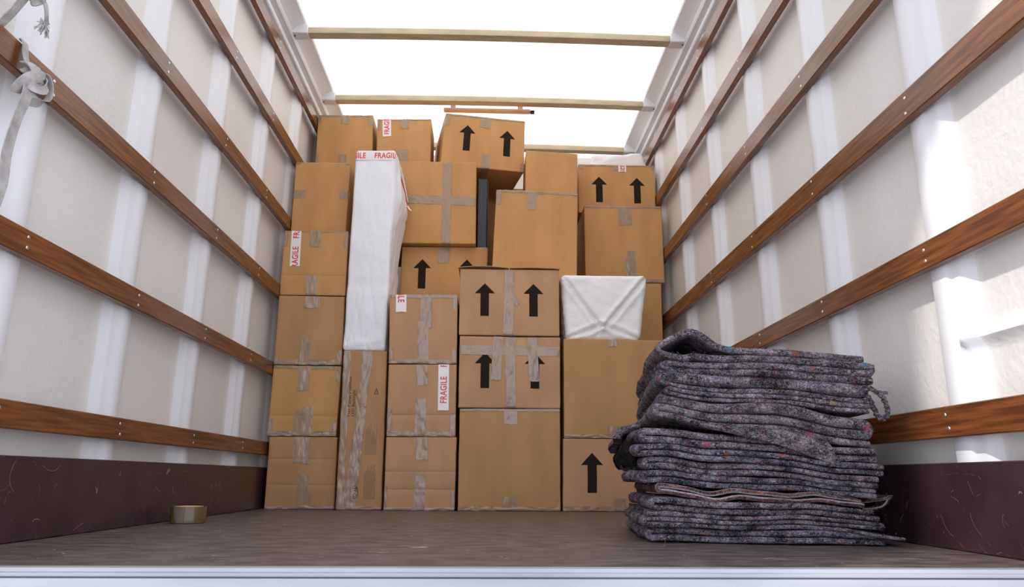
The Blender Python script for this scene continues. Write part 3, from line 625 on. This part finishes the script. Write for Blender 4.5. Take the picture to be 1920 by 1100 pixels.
b = Box('cardboard_box', 'one-arrow carton on the floor, right end running behind the blankets', KR['pink'], 3.31, (.335, .3125), (.795, .3125), (.790, .001), (.330, .001), d=.45, seed=24)
b.arrow(.128, .078, .172, .098); b.arrow(.345, .078, .172, .098); b.tape(.248, .33, .246, .245, .046, 'tape2', 1.4); b.tape(.248, .055, .246, -.02, .056, 'tape', 2.4); b.tape(0, .010, .46, .010, .022, 'tape', 1.6); b.done()
# ---- a back row that carries the upper cartons; hindmost row added to darken the gap
for (x0, x1, y, d, z0, z1, lb) in ((-.475, -.02, 3.78, .44, .001, .51, 'carton in the rear row on the floor behind the third column'), (-.475, -.02, 3.78, .44, .512, 1.019, 'carton in the rear row directly carrying the half hidden arrow carton'),
                               (.49, .95, 3.80, .44, .001, .383, 'carton in the rear row on the floor behind the one-arrow carton'), (.49, .95, 3.80, .44, .385, .766, 'carton in the rear row behind the big plain carton'),
                               (-.99, -.69, 3.83, .33, .001, .62, 'carton in the rear left corner resting on the floor'), (-.99, -.69, 3.83, .33, .622, 1.235, 'carton second up in the rear left corner'), (-.99, -.69, 3.83, .33, 1.237, 1.844, 'carton third up in the rear left corner, under the topmost corner carton'),
                               (-.20, .26, 4.31, .40, .001, .62, 'carton of the added hindmost row on the floor, seen only through the gap'), (-.20, .26, 4.31, .40, .622, 1.26, 'second carton of the added hindmost row, darkening the gap'), (-.20, .26, 4.31, .40, 1.262, 1.91, 'top carton of the added hindmost row, darkening the gap by the black panel'),
                               (.02, .46, 3.80, .44, .001, .55, 'carton in the rear row on the floor behind the fourth column'), (.02, .46, 3.80, .44, .552, 1.10, 'carton in the rear row behind the clear two-arrow box')):
    b = Box('cardboard_box', lb, KR['plain'], y, (x0, z1), (x1, z1), (x1, z0), (x0, z0), d=d, seed=z0 * 9 + x0, N=6)
    b.tape(b.w / 2, b.h + .02, b.w / 2, b.h - .1, .05, 'tape', 1.2); b.done()

# ------------------------------------------------------------------ white wrapped parcels
def ridge(p, f, sd):
    return 1 - abs(noise.noise(p * f + Vector((sd, sd * 2, 0)))) * 2
b = Box('wrapped_parcel', 'tall narrow parcel in white bubble wrap with FRAGILE tape round its top', M['bubble'], 3.36, (-.674, 1.711), (-.478, 1.713), (-.482, .7065), (-.677, .7065), d=.31, r=.014, seed=31, N=44, bulge=.004, warp=.003, group='white wrapped parcels', cat='parcel')
for v in b.body.verts:
    c = v.co
    side = c.x > -.487
    n1 = noise.fractal(Vector((c.x * 16, c.y * 14, c.z * 9)), 1, 2, 4)
    rr = max(0, ridge(Vector((c.x, c.y, c.z)), 9, 3) - .82) * 5
    if side:
        k = min(1, (c.y - 3.36) / .06)
        bul = .020 * k * (math.exp(-((c.z - 1.47) / .14) ** 2) * 1.6 + .25 + .3 * noise.noise(Vector((0, 3, c.z * 6))))
        v.co.x += bul * (1 if c.z > .97 else 0.15) + .006 * n1 * k - .006 * rr * k
    else:
        lo = math.exp(-((c.z - .78) / .14) ** 2)
        v.co.y += (.0022 + .006 * lo) * n1 + (.0015 + .004 * lo) * rr
        v.co.y += .005 * max(0, math.exp(-((c.z - 1.03) / .010) ** 2)) + .004 * max(0, math.exp(-((c.z - .925) / .012) ** 2))
    if c.z < .78 and c.z > .707: v.co.y -= .006 * math.exp(-((c.z - .742 - (c.x + .58) * .12) / .006) ** 2)
b.fragile(-.09, b.h - .033, b.w + .14, b.h - .030, .022, th=.030)
# loose film strips on the right side
bm = bmesh.new()
for (pts, wd) in (([(-.470, 3.46, 1.66), (-.452, 3.52, 1.61), (-.440, 3.56, 1.56), (-.436, 3.60, 1.52)], .018), ([(-.436, 3.60, 1.50), (-.424, 3.60, 1.485), (-.412, 3.60, 1.475)], .010)):
    R_ = [[bm.verts.new((p[0] + a * wd * .3 + .003 * math.sin(i * 5 + a), p[1] - .02, p[2] + a * wd * .5)) for a in (-1, 0, 1)] for i, p in enumerate(pts)]
    for i in range(len(R_) - 1):
        for j in range(2):
            f = bm.faces.new((R_[i][j], R_[i][j + 1], R_[i + 1][j + 1], R_[i + 1][j])); f.material_index = 1 if j == 0 else 0
build('loose_tape_end', bm, [M['ftape'], M['red']], b.root, label='crumpled end of red and white tape')
build('wrapping', b.body, [M['bubble']], b.root, angle=70)

b = Box('wrapped_parcel', 'small parcel in white sheet with envelope folds, on the big plain carton', M['paper'], 3.35, (.334, 1.082), (.753, 1.084), (.706, .7665), (.355, .7665), d=.30, r=.024, seed=33, N=60, bulge=.004, warp=.003, group='white wrapped parcels', cat='parcel')
def seg(px, pz, a, c):
    ax_, az = a; dx, dz = c[0] - ax_, c[1] - az; t_ = max(0, min(1, ((px - ax_) * dx + (pz - az) * dz) / (dx * dx + dz * dz)))
    return math.hypot(px - ax_ - dx * t_, pz - az - dz * t_), t_
for v in b.body.verts:
    c = v.co; fr = max(0, 1 - (c.y - 3.35) / .05) if c.y < 3.40 else 0
    n1 = noise.fractal(Vector((c.x * 22, c.y * 18, c.z * 22)), 1, 2, 4)
    dy = .003 * n1
    for a, e in (((.345, 1.07), (.515, .835)), ((.745, 1.07), (.545, .835)), ((.37, .775), (.515, .832)), ((.69, .775), (.55, .832))):
        dd, t_ = seg(c.x, c.z, a, e)
        dy += .009 * math.exp(-(dd / .009) ** 2) * (.5 + t_ * .6) - .006 * math.exp(-((dd - .020) / .012) ** 2)
    # top flap lies over the side folds
    if c.z > .835 and abs(c.x - .53) < (c.z - .83) * .83: dy -= .006
    for k in range(6):
        a = (.36 + .07 * k, .79); dd, t_ = seg(c.x, c.z, (.53, .832), (.36 + .068 * k, .775)); dy += .003 * math.exp(-(dd / .005) ** 2)
    v.co.y += dy * fr
    if not fr: v.co.x += .005 * n1
    if c.x < .40 or c.x > .66: v.co.x += .004 * noise.noise(Vector((c.z * 30, c.y * 20, 5)))
build('wrapping', b.body, [M['paper']], b.root, angle=70)
b = Box('wrapped_parcel', 'flat white wrapped bundle lying on the topmost right carton under the roof', M['paper'], 4.10, (.615, 2.070), (.925, 2.074), (.955, 1.9475), (.590, 1.9475), d=.20, r=.03, seed=35, N=30, bulge=.012, warp=.01, group='white wrapped parcels', cat='parcel')
for v in b.body.verts:
    c = v.co; 
    if c.z > 1.97: v.co.z += .012 * noise.fractal(Vector((c.x * 12, c.y * 12, 3)), 1, 2, 3); v.co.y += .008 * noise.noise(Vector((c.x * 14, 0, c.z * 20)))
build('wrapping', b.body, [M['paper']], b.root, angle=70)

# ------------------------------------------------------------------ roll of packing tape
rb = root('tape_roll', (-.925, 2.395, 0), 'roll of brown packing tape lying on the floor near the left kick board', 'tape roll')
bm = bmesh.new(); n = 64
def ring(bm, prof, c, n=64, fn=None):
    R_ = []
    for i in range(n):
        t = 2 * PI * i / n; R_.append([bm.verts.new((c[0] + (r_ + (fn(t, z) if fn else 0)) * math.cos(t), c[1] + (r_ + (fn(t, z) if fn else 0)) * math.sin(t), z)) for r_, z in prof])
    for i in range(n):
        for j in range(len(prof)):
            k = (j + 1) % len(prof); bm.faces.new((R_[i][j], R_[(i + 1) % n][j], R_[(i + 1) % n][k], R_[i][k]))
    bmesh.ops.recalc_face_normals(bm, faces=bm.faces)
ring(bm, [(.0415, .0012), (.0515, .0012), (.0520, .002), (.0520, .0478), (.0515, .0488), (.0480, .0490), (.0445, .0486), (.0415, .0490)], (-.925, 2.395)); build('winding', bm, M['rolltape'], rb, angle=30)
bm = bmesh.new(); ring(bm, [(.0385, .0005), (.0413, .0005), (.0413, .0500), (.0385, .0500)], (-.925, 2.395)); build('core', bm, M['core'], rb, angle=30)
bm = bmesh.new(); P = []
for i in range(13):
    t = math.radians(238 + i * 3.2); top = .0475; bot = .003
    P.append((t, top if i < 9 else top, bot + (.030 * max(0, (5 - i) / 5) ** 1.2)))
for (a, b_) in zip(P, P[1:]):
    q = [bm.verts.new((-.925 + .0526 * math.cos(t), 2.395 + .0526 * math.sin(t), z)) for t, z in ((a[0], a[2]), (b_[0], b_[2]), (b_[0], b_[1]), (a[0], a[1]))]
    bm.faces.new(q)
build('loose_end', bm, mat('pale_tape_end', (.20, .16, .11), .2), rb, label='paler greyish loose end')

# ------------------------------------------------------------------ webbing straps
def catmull(pts, n=10):
    pts = [Vector(p) for p in pts]; P = [pts[0] * 2 - pts[1]] + pts + [pts[-1] * 2 - pts[-2]]; out = []
    for i in range(1, len(P) - 2):
        for k in range(n):
            t = k / n; a, b, c, d = P[i - 1:i + 3]
            out.append(.5 * ((2 * b) + (c - a) * t + (2 * a - 5 * b + 4 * c - d) * t * t + (3 * b - a - 3 * c + d) * t ** 3))
    out.append(pts[-1]); return out
def ribbon(bm, pts, wdir, wd, th=.0022, n=10, curl=0.0):
    C_ = catmull(pts, n); W = catmull(wdir, n) if isinstance(wdir, list) else [Vector(wdir)] * len(C_)
    rows = []
    for i, p in enumerate(C_):
        t = (C_[min(i + 1, len(C_) - 1)] - C_[max(i - 1, 0)]).normalized(); w_ = W[min(i, len(W) - 1)]; w_ = (w_ - t * w_.dot(t)).normalized(); nn = t.cross(w_)
        row = []
        for a, e in ((-1, -1), (-.5, -1), (0, -1), (.5, -1), (1, -1), (1, 1), (.5, 1), (0, 1), (-.5, 1), (-1, 1)):
            row.append(bm.verts.new(p + w_ * (wd / 2 * a) + nn * (th * .5 * e + curl * (a * a))))
        rows.append(row)
    for i in range(len(rows) - 1):
        for j in range(10): bm.faces.new((rows[i][j], rows[i][(j + 1) % 10], rows[i + 1][(j + 1) % 10], rows[i + 1][j]))
    bm.faces.new(rows[0][::-1]); bm.faces.new(rows[-1])
    bmesh.ops.recalc_face_normals(bm, faces=bm.faces)
rb = root('webbing_strap', (-.99, 1.41, .50), 'grey webbing strap knotted round the third rail of the left wall, tail hanging down', 'strap')
bm = bmesh.new()
ribbon(bm, [(-1.002, 1.408, 1.0325), (-.997, 1.408, 1.033), (-.992, 1.409, 1.022), (-.990, 1.411, 1.002), (-.984, 1.416, .982), (-.972, 1.420, .966)], (0, 1, 0), .019); build('rail_loop', bm, M['web'], rb, angle=60)
bm = bmesh.new()
# knot: an arching loop, a wrapping band and the crossing band
ribbon(bm, [(-.980, 1.398, .955), (-.966, 1.420, .972), (-.958, 1.442, .968), (-.955, 1.454, .945), (-.958, 1.452, .920), (-.966, 1.436, .905), (-.978, 1.416, .900)], [(-.3, .6, .7), (-.5, 0, .8), (-.8, .5, 0), (-.8, .5, -.2), (-.9, 0, -.4), (-.6, 0, -.8), (-.5, 0, -.8)], .019, curl=.002)
ribbon(bm, [(-.984, 1.408, .985), (-.966, 1.402, .976), (-.955, 1.412, .955), (-.956, 1.426, .938), (-.972, 1.436, .930)], [(0, .9, .4)] * 5, .026, curl=-.003)
ribbon(bm, [(-.972, 1.442, .950), (-.954, 1.428, .955), (-.950, 1.406, .950), (-.954, 1.388, .935), (-.966, 1.380, .915), (-.978, 1.386, .900)], [(0, .3, .9), (0, .4, .9), (0, .2, 1), (0, -.3, 1), (.2, -.8, .5), (.2, -.9, .2)], .026, curl=.002)
ribbon(bm, [(-.966, 1.385, .930), (-.948, 1.400, .918), (-.944, 1.418, .925), (-.950, 1.434, .944), (-.962, 1.440, .960)], [(0, -.5, 1)] * 5, .018, curl=.002)
build('knot', bm, M['web'], rb, angle=60)
bm = bmesh.new()
ribbon(bm, [(-.962, 1.396, .925), (-.960, 1.392, .895), (-.968, 1.388, .84), (-.975, 1.388, .77), (-.972, 1.386, .70), (-.978, 1.380, .62), (-.975, 1.374, .54), (-.978, 1.366, .44), (-.976, 1.36, .34)], [(.2, 1, 0), (.1, 1, 0), (0, 1, 0), (.1, 1, 0), (.15, 1, 0), (.05, 1, 0), (0, 1, 0), (.1, 1, 0), (0, 1, 0)], .026, curl=.001); build('tail', bm, M['web'], rb, angle=60)
rb = root('webbing_strap', (-.99, 1.38, 1.05), 'grey webbing strap with frayed knotted end hanging above the third rail of the left wall', 'strap')
bm = bmesh.new()
ribbon(bm, [(-.998, 1.352, 1.395), (-.992, 1.353, 1.36), (-.985, 1.355, 1.30), (-.980, 1.358, 1.22), (-.976, 1.364, 1.13), (-.990, 1.356, 1.075), (-1.008, 1.350, 1.036)], (0, 1, .2), .022); build('tail', bm, M['web'], rb, angle=60)
bm = bmesh.new()
ribbon(bm, [(-.982, 1.350, 1.125), (-.965, 1.360, 1.140), (-.957, 1.376, 1.138), (-.962, 1.388, 1.122), (-.976, 1.380, 1.108), (-.970, 1.362, 1.112)], [(-.5, 0, .8)] * 6, .016, curl=.002)
ribbon(bm, [(-.966, 1.380, 1.128), (-.958, 1.392, 1.112), (-.956, 1.398, 1.094), (-.960, 1.408, 1.083), (-.962, 1.418, 1.078)], [(0, .8, .6)] * 5, .012, curl=.003)
for k in range(40):
    a = random.uniform(0, 2 * PI); p = Vector((-.962, 1.400 + .004 * math.cos(a), 1.070)); q = p + Vector((random.uniform(-.006, .012), random.uniform(-.016, .018), random.uniform(-.024, .004)))
    ribbon(bm, [p + Vector((0, 0, .012)), (p + q) / 2 + Vector((.004, 0, .002)), q], (0, 1, .3), .0016, .0012, n=2)
build('knot', bm, M['web'], rb, angle=60)

# ------------------------------------------------------------------ folded moving blankets
BO = Vector((.368, 1.725, 0)); EX = Vector((.9865, -.160, 0)); EY = Vector((.105, .9945, 0)); BW = .510; BD = .56
def shared_wave(x, y, z):
    return (.011 * noise.noise(Vector((x * 4.2 + 2, y * 3, z * 3.2))) + .004 * noise.noise(Vector((x * 11 + 5, y * 6, z * 7)))) * min(1, z / .06)
def to_world(x, y, z, sd, wild):
    sx = min(max(x / BW, -.1), 1.15)
    lowf = min(z / .262, 1)
    zz = z - .050 * max(0, sx) ** 1.3 * lowf
    if z > .262: zz += .014 * sx * (z - .262) / .18
    zz += shared_wave(x, y, z)
    # the pile sinks towards its rear left
    zz -= .055 * (max(0, y) / BD) ** 1.6 * min(1, max(0, (z - .15) / .15)) * (1 - .5 * sx)
    zz += wild * noise.noise(Vector((x * 9, y * 6, sd))) 
    xx = x + .004 * noise.noise(Vector((y * 10, z * 25, sd)))
    if x < .1: xx -= .030 * math.sin(PI * min(1, y / BD)) * (1 - x / .1) * (.4 + .9 * noise.noise(Vector((y * 5, sd, 1))))
    yy = y + .006 * noise.noise(Vector((x * 12, z * 30, sd)))
    return BO + EX * xx + EY * yy + Vector((0, 0, max(zz, .002)))
def serp(n, t, xl, xr, z0, jit=.008, start_right=True):
    """centre line of an n-fold serpentine; every layer t thick"""
    P = []; d = -1 if start_right else 1
    T_ = t if isinstance(t, (list, tuple)) else [t] * n
    for k in range(n):
        z = z0 + sum(T_[:k]) + T_[k] * .5; t = T_[k]
        l = xl + random.uniform(0, jit); r_ = xr - random.uniform(0, jit)
        a, b_ = (r_, l) if d < 0 else (l, r_)
        m_ = 30
        for i in range(m_ + 1): P.append((a + (b_ - a) * i / m_, z, k))
        if k < n - 1:
            cx = b_
            for i in range(1, 6):
                th = PI * i / 6; g_ = (T_[k] + T_[k + 1]) / 4; P.append((cx + d * g_ * math.sin(th), z + g_ - g_ * math.cos(th), k + i / 6))
        d = -d
    return P
def resample(pts, step=.013):
    out = []
    C_ = catmull([(p[0], p[1], 0) for p in pts], 8); acc = 0; out = [C_[0]]
    for a, b_ in zip(C_, C_[1:]):
        acc += (b_ - a).length
        if acc >= step: out.append(b_); acc = 0
    return [(p.x, p.y, i * .02) for i, p in enumerate(out)]
def sheet(bm, path, t, y0, y1, sd, wild=.002, fyj=.013, fill=.90, ny=18, edge=None, mi=0, emi=None, cap=5):
    """sweeps a thick sheet with rounded edges along path (x, z, layer) between depths y0..y1"""
    n = len(path); rows = []
    for i in range(n):
        x, z, k = path[i]
        a = path[max(i - 1, 0)]; c = path[min(i + 1, n - 1)]
        ht = (t if not isinstance(t, (list, tuple)) else t[int(k)] * (1 - k % 1) + t[min(int(k) + 1, len(t) - 1)] * (k % 1)) * fill / 2; kk = k; k = int(k)
        tx, tz = c[0] - a[0], c[1] - a[1]; l = math.hypot(tx, tz) or 1; nx_, nz_ = -tz / l, tx / l
        j = fyj * noise.noise(Vector((x * 5, k * 3.7 + sd, sd))) * 1.3 + fyj * .5 * noise.noise(Vector((x * 18, k * 5.3, sd)))
        ys = y0 + j; ye = y1 + fyj * noise.noise(Vector((x * 5, k * 2.7, sd + 9)))
        th = ht * (1 + .10 * noise.noise(Vector((x * 14, k * 4.1, sd))))
        row = []
        def put(y, o): row.append(bm.verts.new(to_world(x + nx_ * o, y, z + nz_ * o, sd, wild)))
        for q in range(cap + 1):
            an = -PI / 2 + PI * q / cap; put(ys + th - th * math.cos(an), th * math.sin(an))
        for q in range(1, ny): put(ys + th + (ye - ys - 2 * th) * q / ny, th)
        for q in range(cap + 1):
            an = PI / 2 - PI * q / cap; put(ye - th + th * math.cos(an), th * math.sin(an))
        for q in range(ny - 1, 0, -1): put(ys + th + (ye - ys - 2 * th) * q / ny, -th)
        rows.append(row)
    m_ = len(rows[0])
    for i in range(n - 1):
        for j in range(m_):
            f = bm.faces.new((rows[i][j], rows[i][(j + 1) % m_], rows[i + 1][(j + 1) % m_], rows[i + 1][j]))
            f.material_index = emi if (emi is not None and j in (0, 1, cap - 1)) else mi
    bm.faces.new(rows[0][::-1]); bm.faces.new(rows[-1])
    return rows
def fuzz(bm, rt_, mt, n, ln=.0075):
    """short loose fibres standing off the cloth"""
    bm.faces.ensure_lookup_table(); bm.normal_update()
    fs = [f for f in bm.faces if (f.normal.y < -.15 or f.normal.z > .3 or f.normal.x < -.3 or f.normal.x > .5) and len(f.verts) == 4]
    out = bmesh.new()
    for k in range(n):
        f = random.choice(fs); c = f.calc_center_median() + Vector([random.uniform(-.006, .006) for _ in range(3)]) * .8
        d = (f.normal * random.uniform(.1, .8) + Vector([random.gauss(0, .7) for _ in range(3)])).normalized()
        e = (d + Vector([random.gauss(0, .6) for _ in range(3)])).normalized(); L_ = ln * random.uniform(.4, 1.2)
        s_ = d.cross(Vector((random.random(), random.random(), random.random()))).normalized() * random.uniform(.00022, .00045)
        c = c - f.normal * .001
        p1 = c + d * L_ * .5; p2 = p1 + e * L_ * .5
        a = [out.verts.new(q) for q in (c - s_, c + s_, p1 + s_, p1 - s_, p2)]
        out.faces.new(a[:4]); out.faces.new((a[3], a[2], a[4]))
    o = build('loose_fibres', out, mt, rt_); o['kind'] = 'stuff'
M['fibre'] = blanket_mat('mixed_loose_fibres', (0.02, 0.018, 0.03), (0.20, 0.18, 0.22), (0.52, 0.48, 0.54), 1.0)
bases = [0.0]
def blanket(label, bm, mt, z, emat=None, nf=2600, extra=None):
    p = BO + EX * BW / 2 + EY * BD / 2 + Vector((0, 0, z))
    rt_ = root('moving_blanket', tuple(p), label, 'blanket', 'folded moving blankets in the pile')
    bmesh.ops.recalc_face_normals(bm, faces=bm.faces)
    fuzz(bm, rt_, M['fibre'], nf)
    build('cloth', bm, [mt] + ([emat] if emat else []), rt_, angle=80)
    return rt_
z = .002
spec = [ # thickness, layers, material, xl, xr, y0, label
    (.032, 2, 'blue', .000, .512, .004, 'bottom blanket of the pile, bluish grey, lying on the floor'),
    (.034, 3, 'grey', -.006, .502, .000, 'second blanket from the floor, three fold edges, right corner pushed out'),
    (.031, 2, 'grey', .014, .498, .000, 'third blanket from the floor, two thick grey folds under the reddish one'),
    (.027, 2, 'red', .028, .470, .002, 'reddish blanket with pale stitched wavy edge, corner curling out to the right'),
    (.030, 2, 'blue', -.008, .500, .002, 'blanket resting directly on the reddish one'),
    (.031, 2, 'grey', .000, .505, .000, 'speckled blanket just under the ribbed bluish one'),
    (.031, 2, 'blue', -.022, .522, -.004, 'bluish blanket with ribbed stitching on its fold edges'),
    (.038, 2, 'grey', -.004, .512, .000, 'thick-edged blanket directly under the hanging flap of cloth')]
for i, (T, n, mk, xl, xr, y0, lb) in enumerate(spec):
    bm = bmesh.new(); t = T / n
    if mk == 'red':
        path = serp(n, t, xl, xr, z)
        path = [(p[0], p[1] + .0035 * math.sin(p[0] * 34 + p[2] * .5) * (1 if p[0] > .06 else p[0] / .06) + .0018 * math.sin(p[0] * 71 + p[2]), p[2]) for p in path]
        sheet(bm, path, t, y0, BD - .01, i * 7.3, .003, .008, .80, emi=1)
        # the corner that curls out at the right
        path = [(.455 + .012 * k, z + T * .5 + .0022 * k + .00012 * k * k, 0) for k in range(8)] + [(.548, z + T + .016, 0), (.543, z + T + .006, 0), (.530, z + T * .4, 0), (.505, z + T * .1, 0), (.480, z - .001, 0)]
        sheet(bm, resample(path, .007), .008, .05, .30, 55, .002, .006, .9, ny=10, emi=1)
        rt_ = blanket(lb, bm, BL[mk], z, M['stitch'])
    else:
        path = serp(n, t, xl, xr, z)
        if i == 1:   # pushed-out right corner
            path = [(p[0] + (.045 * max(0, (p[0] - .40) / .1) if p[2] == 0 else 0), p[1] - (.022 * max(0, (p[0] - .42) / .1) if p[2] == 0 else 0), p[2]) for p in path]
        sheet(bm, path, t, y0, BD + random.uniform(-.02, .02), i * 7.3, .003)
        if i == 6:
            # ribbed stitching: small ridges along the fold edges
            for v in bm.verts:
                q = v.co - BO; u = q.dot(EX)
                if q.dot(EY) < .02: v.co -= EY * .0012 * math.sin(u * 900)
        rt_ = blanket(lb, bm, BL[mk], z)
    z += T
zD = z
# thin black blanket that droops over the left side
bm = bmesh.new()
path = [(.46, zD + .005), (.40, zD + .005), (.30, zD + .005), (.20, zD + .006), (.10, zD + .007), (.03, zD + .006), (.0, zD + .002), (-.016, zD - .022), (-.026, zD - .050), (-.020, zD - .080), (-.008, zD - .094)]
sheet(bm, resample(path, .009), .014, .07, BD - .06, 91, .002, .012, .95)
blanket('thin black blanket showing as a dark bulge at the left of the pile', bm, BL['black'], zD, nf=400)
z = zD + .012
# third from top: three folds plus a flap hanging over the front
zC = z; bm = bmesh.new(); T = .062; t = T / 3
tc_ = [.016, .021, .025]; path = serp(3, tc_, .030, .492, zC)
path = [(p[0], p[1] + .014 * max(0, 1 - p[0] / .2) ** 2 - .012 * max(0, (p[0] - .33) / .15), p[2]) for p in path]
sheet(bm, path, tc_, .0, BD + .03, 60, .003)
sheet(bm, resample([(.20, zC + .010), (.10, zC + .012), (.03, zC + .013), (-.008, zC + .010), (-.030, zC - .002), (-.038, zC - .018), (-.034, zC - .030)], .010), .024, .20, BD - .01, 64, .003, .01, .95)
rt_ = blanket('third blanket from the top, with a triangular flap hanging over the front', bm, BL['brown'], zC, nf=3400)
bm = bmesh.new()
fp = []
NX, NZ = 30, 12
F_ = [[None] * (NZ + 1) for _ in range(NX + 1)]
for i in range(NX + 1):
    u = i / NX; x = .12 + .275 * u
    drop = (.008 + .058 * u ** 1.1)
    for j in range(NZ + 1):
        f = j / NZ; zz = zC + .010 - drop * f - .006 * u; xx = x + .035 * f * u
        p = to_world(xx, -.010 - .005 * math.sin(PI * f) + (.010 if j == 0 else 0) + .002 * noise.noise(Vector((xx * 20, zz * 20, 3))), zz, 60, .001); F_[i][j] = p
rows = [[bm.verts.new(p) for p in r_] for r_ in F_]; back = [[bm.verts.new(p + EY * .006) for p in r_] for r_ in F_]
for i in range(NX):
    for j in range(NZ):
        bm.faces.new((rows[i][j], rows[i + 1][j], rows[i + 1][j + 1], rows[i][j + 1])); bm.faces.new((back[i][j + 1], back[i + 1][j + 1], back[i + 1][j], back[i][j]))
    bm.faces.new((rows[i][NZ], rows[i + 1][NZ], back[i + 1][NZ], back[i][NZ])); bm.faces.new((rows[i + 1][0], rows[i][0], back[i][0], back[i + 1][0]))
for j in range(NZ):
    bm.faces.new((rows[NX][j], back[NX][j], back[NX][j + 1], rows[NX][j + 1])); bm.faces.new((rows[0][j + 1], back[0][j + 1], back[0][j], rows[0][j]))
bmesh.ops.recalc_face_normals(bm, faces=bm.faces)
build('hanging_flap', bm, BL['brown'], rt_, angle=60)
# left rear lobe of grey cloth that spills outwards
bm = bmesh.new()
z = zC + T
# second from top
zB = z; bm2 = bmesh.new(); T = .060
tb_ = [.010, .011, .012, .030]; path = serp(4, tb_, .052, .506, zB)
path = [(p[0] - (.02 if p[2] >= 3 and p[0] < .1 else 0), p[1] + .012 * max(0, 1 - p[0] / .25) ** 2, p[2]) for p in path]
sheet(bm2, path, tb_, .004, BD + .02, 70, .003)
rt_ = blanket('second blanket from the top, with a frayed loop of yarn at its right end', bm2, BL['grey'], zB, nf=3400)
bm2 = bmesh.new()
def cord(bm, pts, r_, n=8, sd=0):
    C_ = catmull(pts, 8); rows = []
    for i, p in enumerate(C_):
        t_ = (C_[min(i + 1, len(C_) - 1)] - C_[max(i - 1, 0)]).normalized(); a = t_.orthogonal().normalized(); a = (Vector((.3, .5, .8)) - t_ * t_.dot(Vector((.3, .5, .8)))).normalized(); b_ = t_.cross(a)
        rr = r_ * (1 + .35 * noise.noise(Vector((i * .7, sd, 0)))); rows.append([bm.verts.new(p + (a * math.cos(2 * PI * k / n + i * .4) + b_ * math.sin(2 * PI * k / n + i * .4)) * rr * (1 + .25 * math.cos(3 * 2 * PI * k / n))) for k in range(n)])
    for i in range(len(rows) - 1):
        for k in range(n): bm.faces.new((rows[i][k], rows[i][(k + 1) % n], rows[i + 1][(k + 1) % n], rows[i + 1][k]))
    bm.faces.new(rows[0][::-1]); bm.faces.new(rows[-1]); bmesh.ops.recalc_face_normals(bm, faces=bm.faces)
L_ = lambda x, y, zz: to_world(x, y, zz, 0, 0)
cord(bm2, [L_(0.484, .03, zB + .052), L_(0.504, .015, zB + .054), L_(0.524, .010, zB + .046), L_(0.536, .010, zB + .034), L_(0.544, .010, zB + .018), L_(0.546, .010, zB + .004), L_(0.536, .010, zB - .008), L_(0.524, .010, zB - .004), L_(0.514, .010, zB + .018), L_(0.504, .012, zB + .036), L_(0.488, .02, zB + .044)], .0055, sd=2)
cord(bm2, [L_(0.519, .010, zB + .048), L_(0.534, .008, zB + .044), L_(0.546, .006, zB + .046)], .0035, sd=4)
build('yarn_loop', bm2, BL['grey'], rt_, angle=80, label='frayed loop of yarn hanging free')
z = zB + T
# topmost: folds plus an open rolled end standing up at the left
zA = z; bm = bmesh.new(); t = .0155
path = [(.516, zA + t * .5), (.40, zA + t * .5), (.25, zA + t * .5), (.10, zA + t * .55), (.055, zA + t * .7), (.043, zA + t * 1.2), (.060, zA + t * 1.6), (.12, zA + t * 1.55), (.25, zA + t * 1.5), (.40, zA + t * 1.5), (.508, zA + t * 1.5), (.517, zA + t * 2.0),
        (.506, zA + t * 2.5), (.35, zA + t * 2.5), (.22, zA + t * 2.5), (.155, zA + t * 2.55), (.128, zA + t * 2.75), (.112, zA + t * 2.75), (.10, zA + t * 2.5), (.075, zA + t * 2.6), (.046, zA + t * 3.0), (.036, zA + t * 3.7), (.048, zA + t * 4.5), (.080, zA + t * 5.7), (.112, zA + t * 6.5), (.138, zA + t * 6.0), (.180, zA + t * 4.3), (.235, zA + t * 3.65), (.30, zA + t * 3.5), (.40, zA + t * 3.5), (.503, zA + t * 3.4)]
rp_ = resample(path, .010)
sheet(bm, rp_, t, .0, BD - .01, 83, .0015, .006, .97)
blanket('topmost blanket, its left end rolled up into an open fold', bm, BL['grey'], zA, nf=4500)
for o in list(C.objects):
    if '_o' in o: del o['_o']
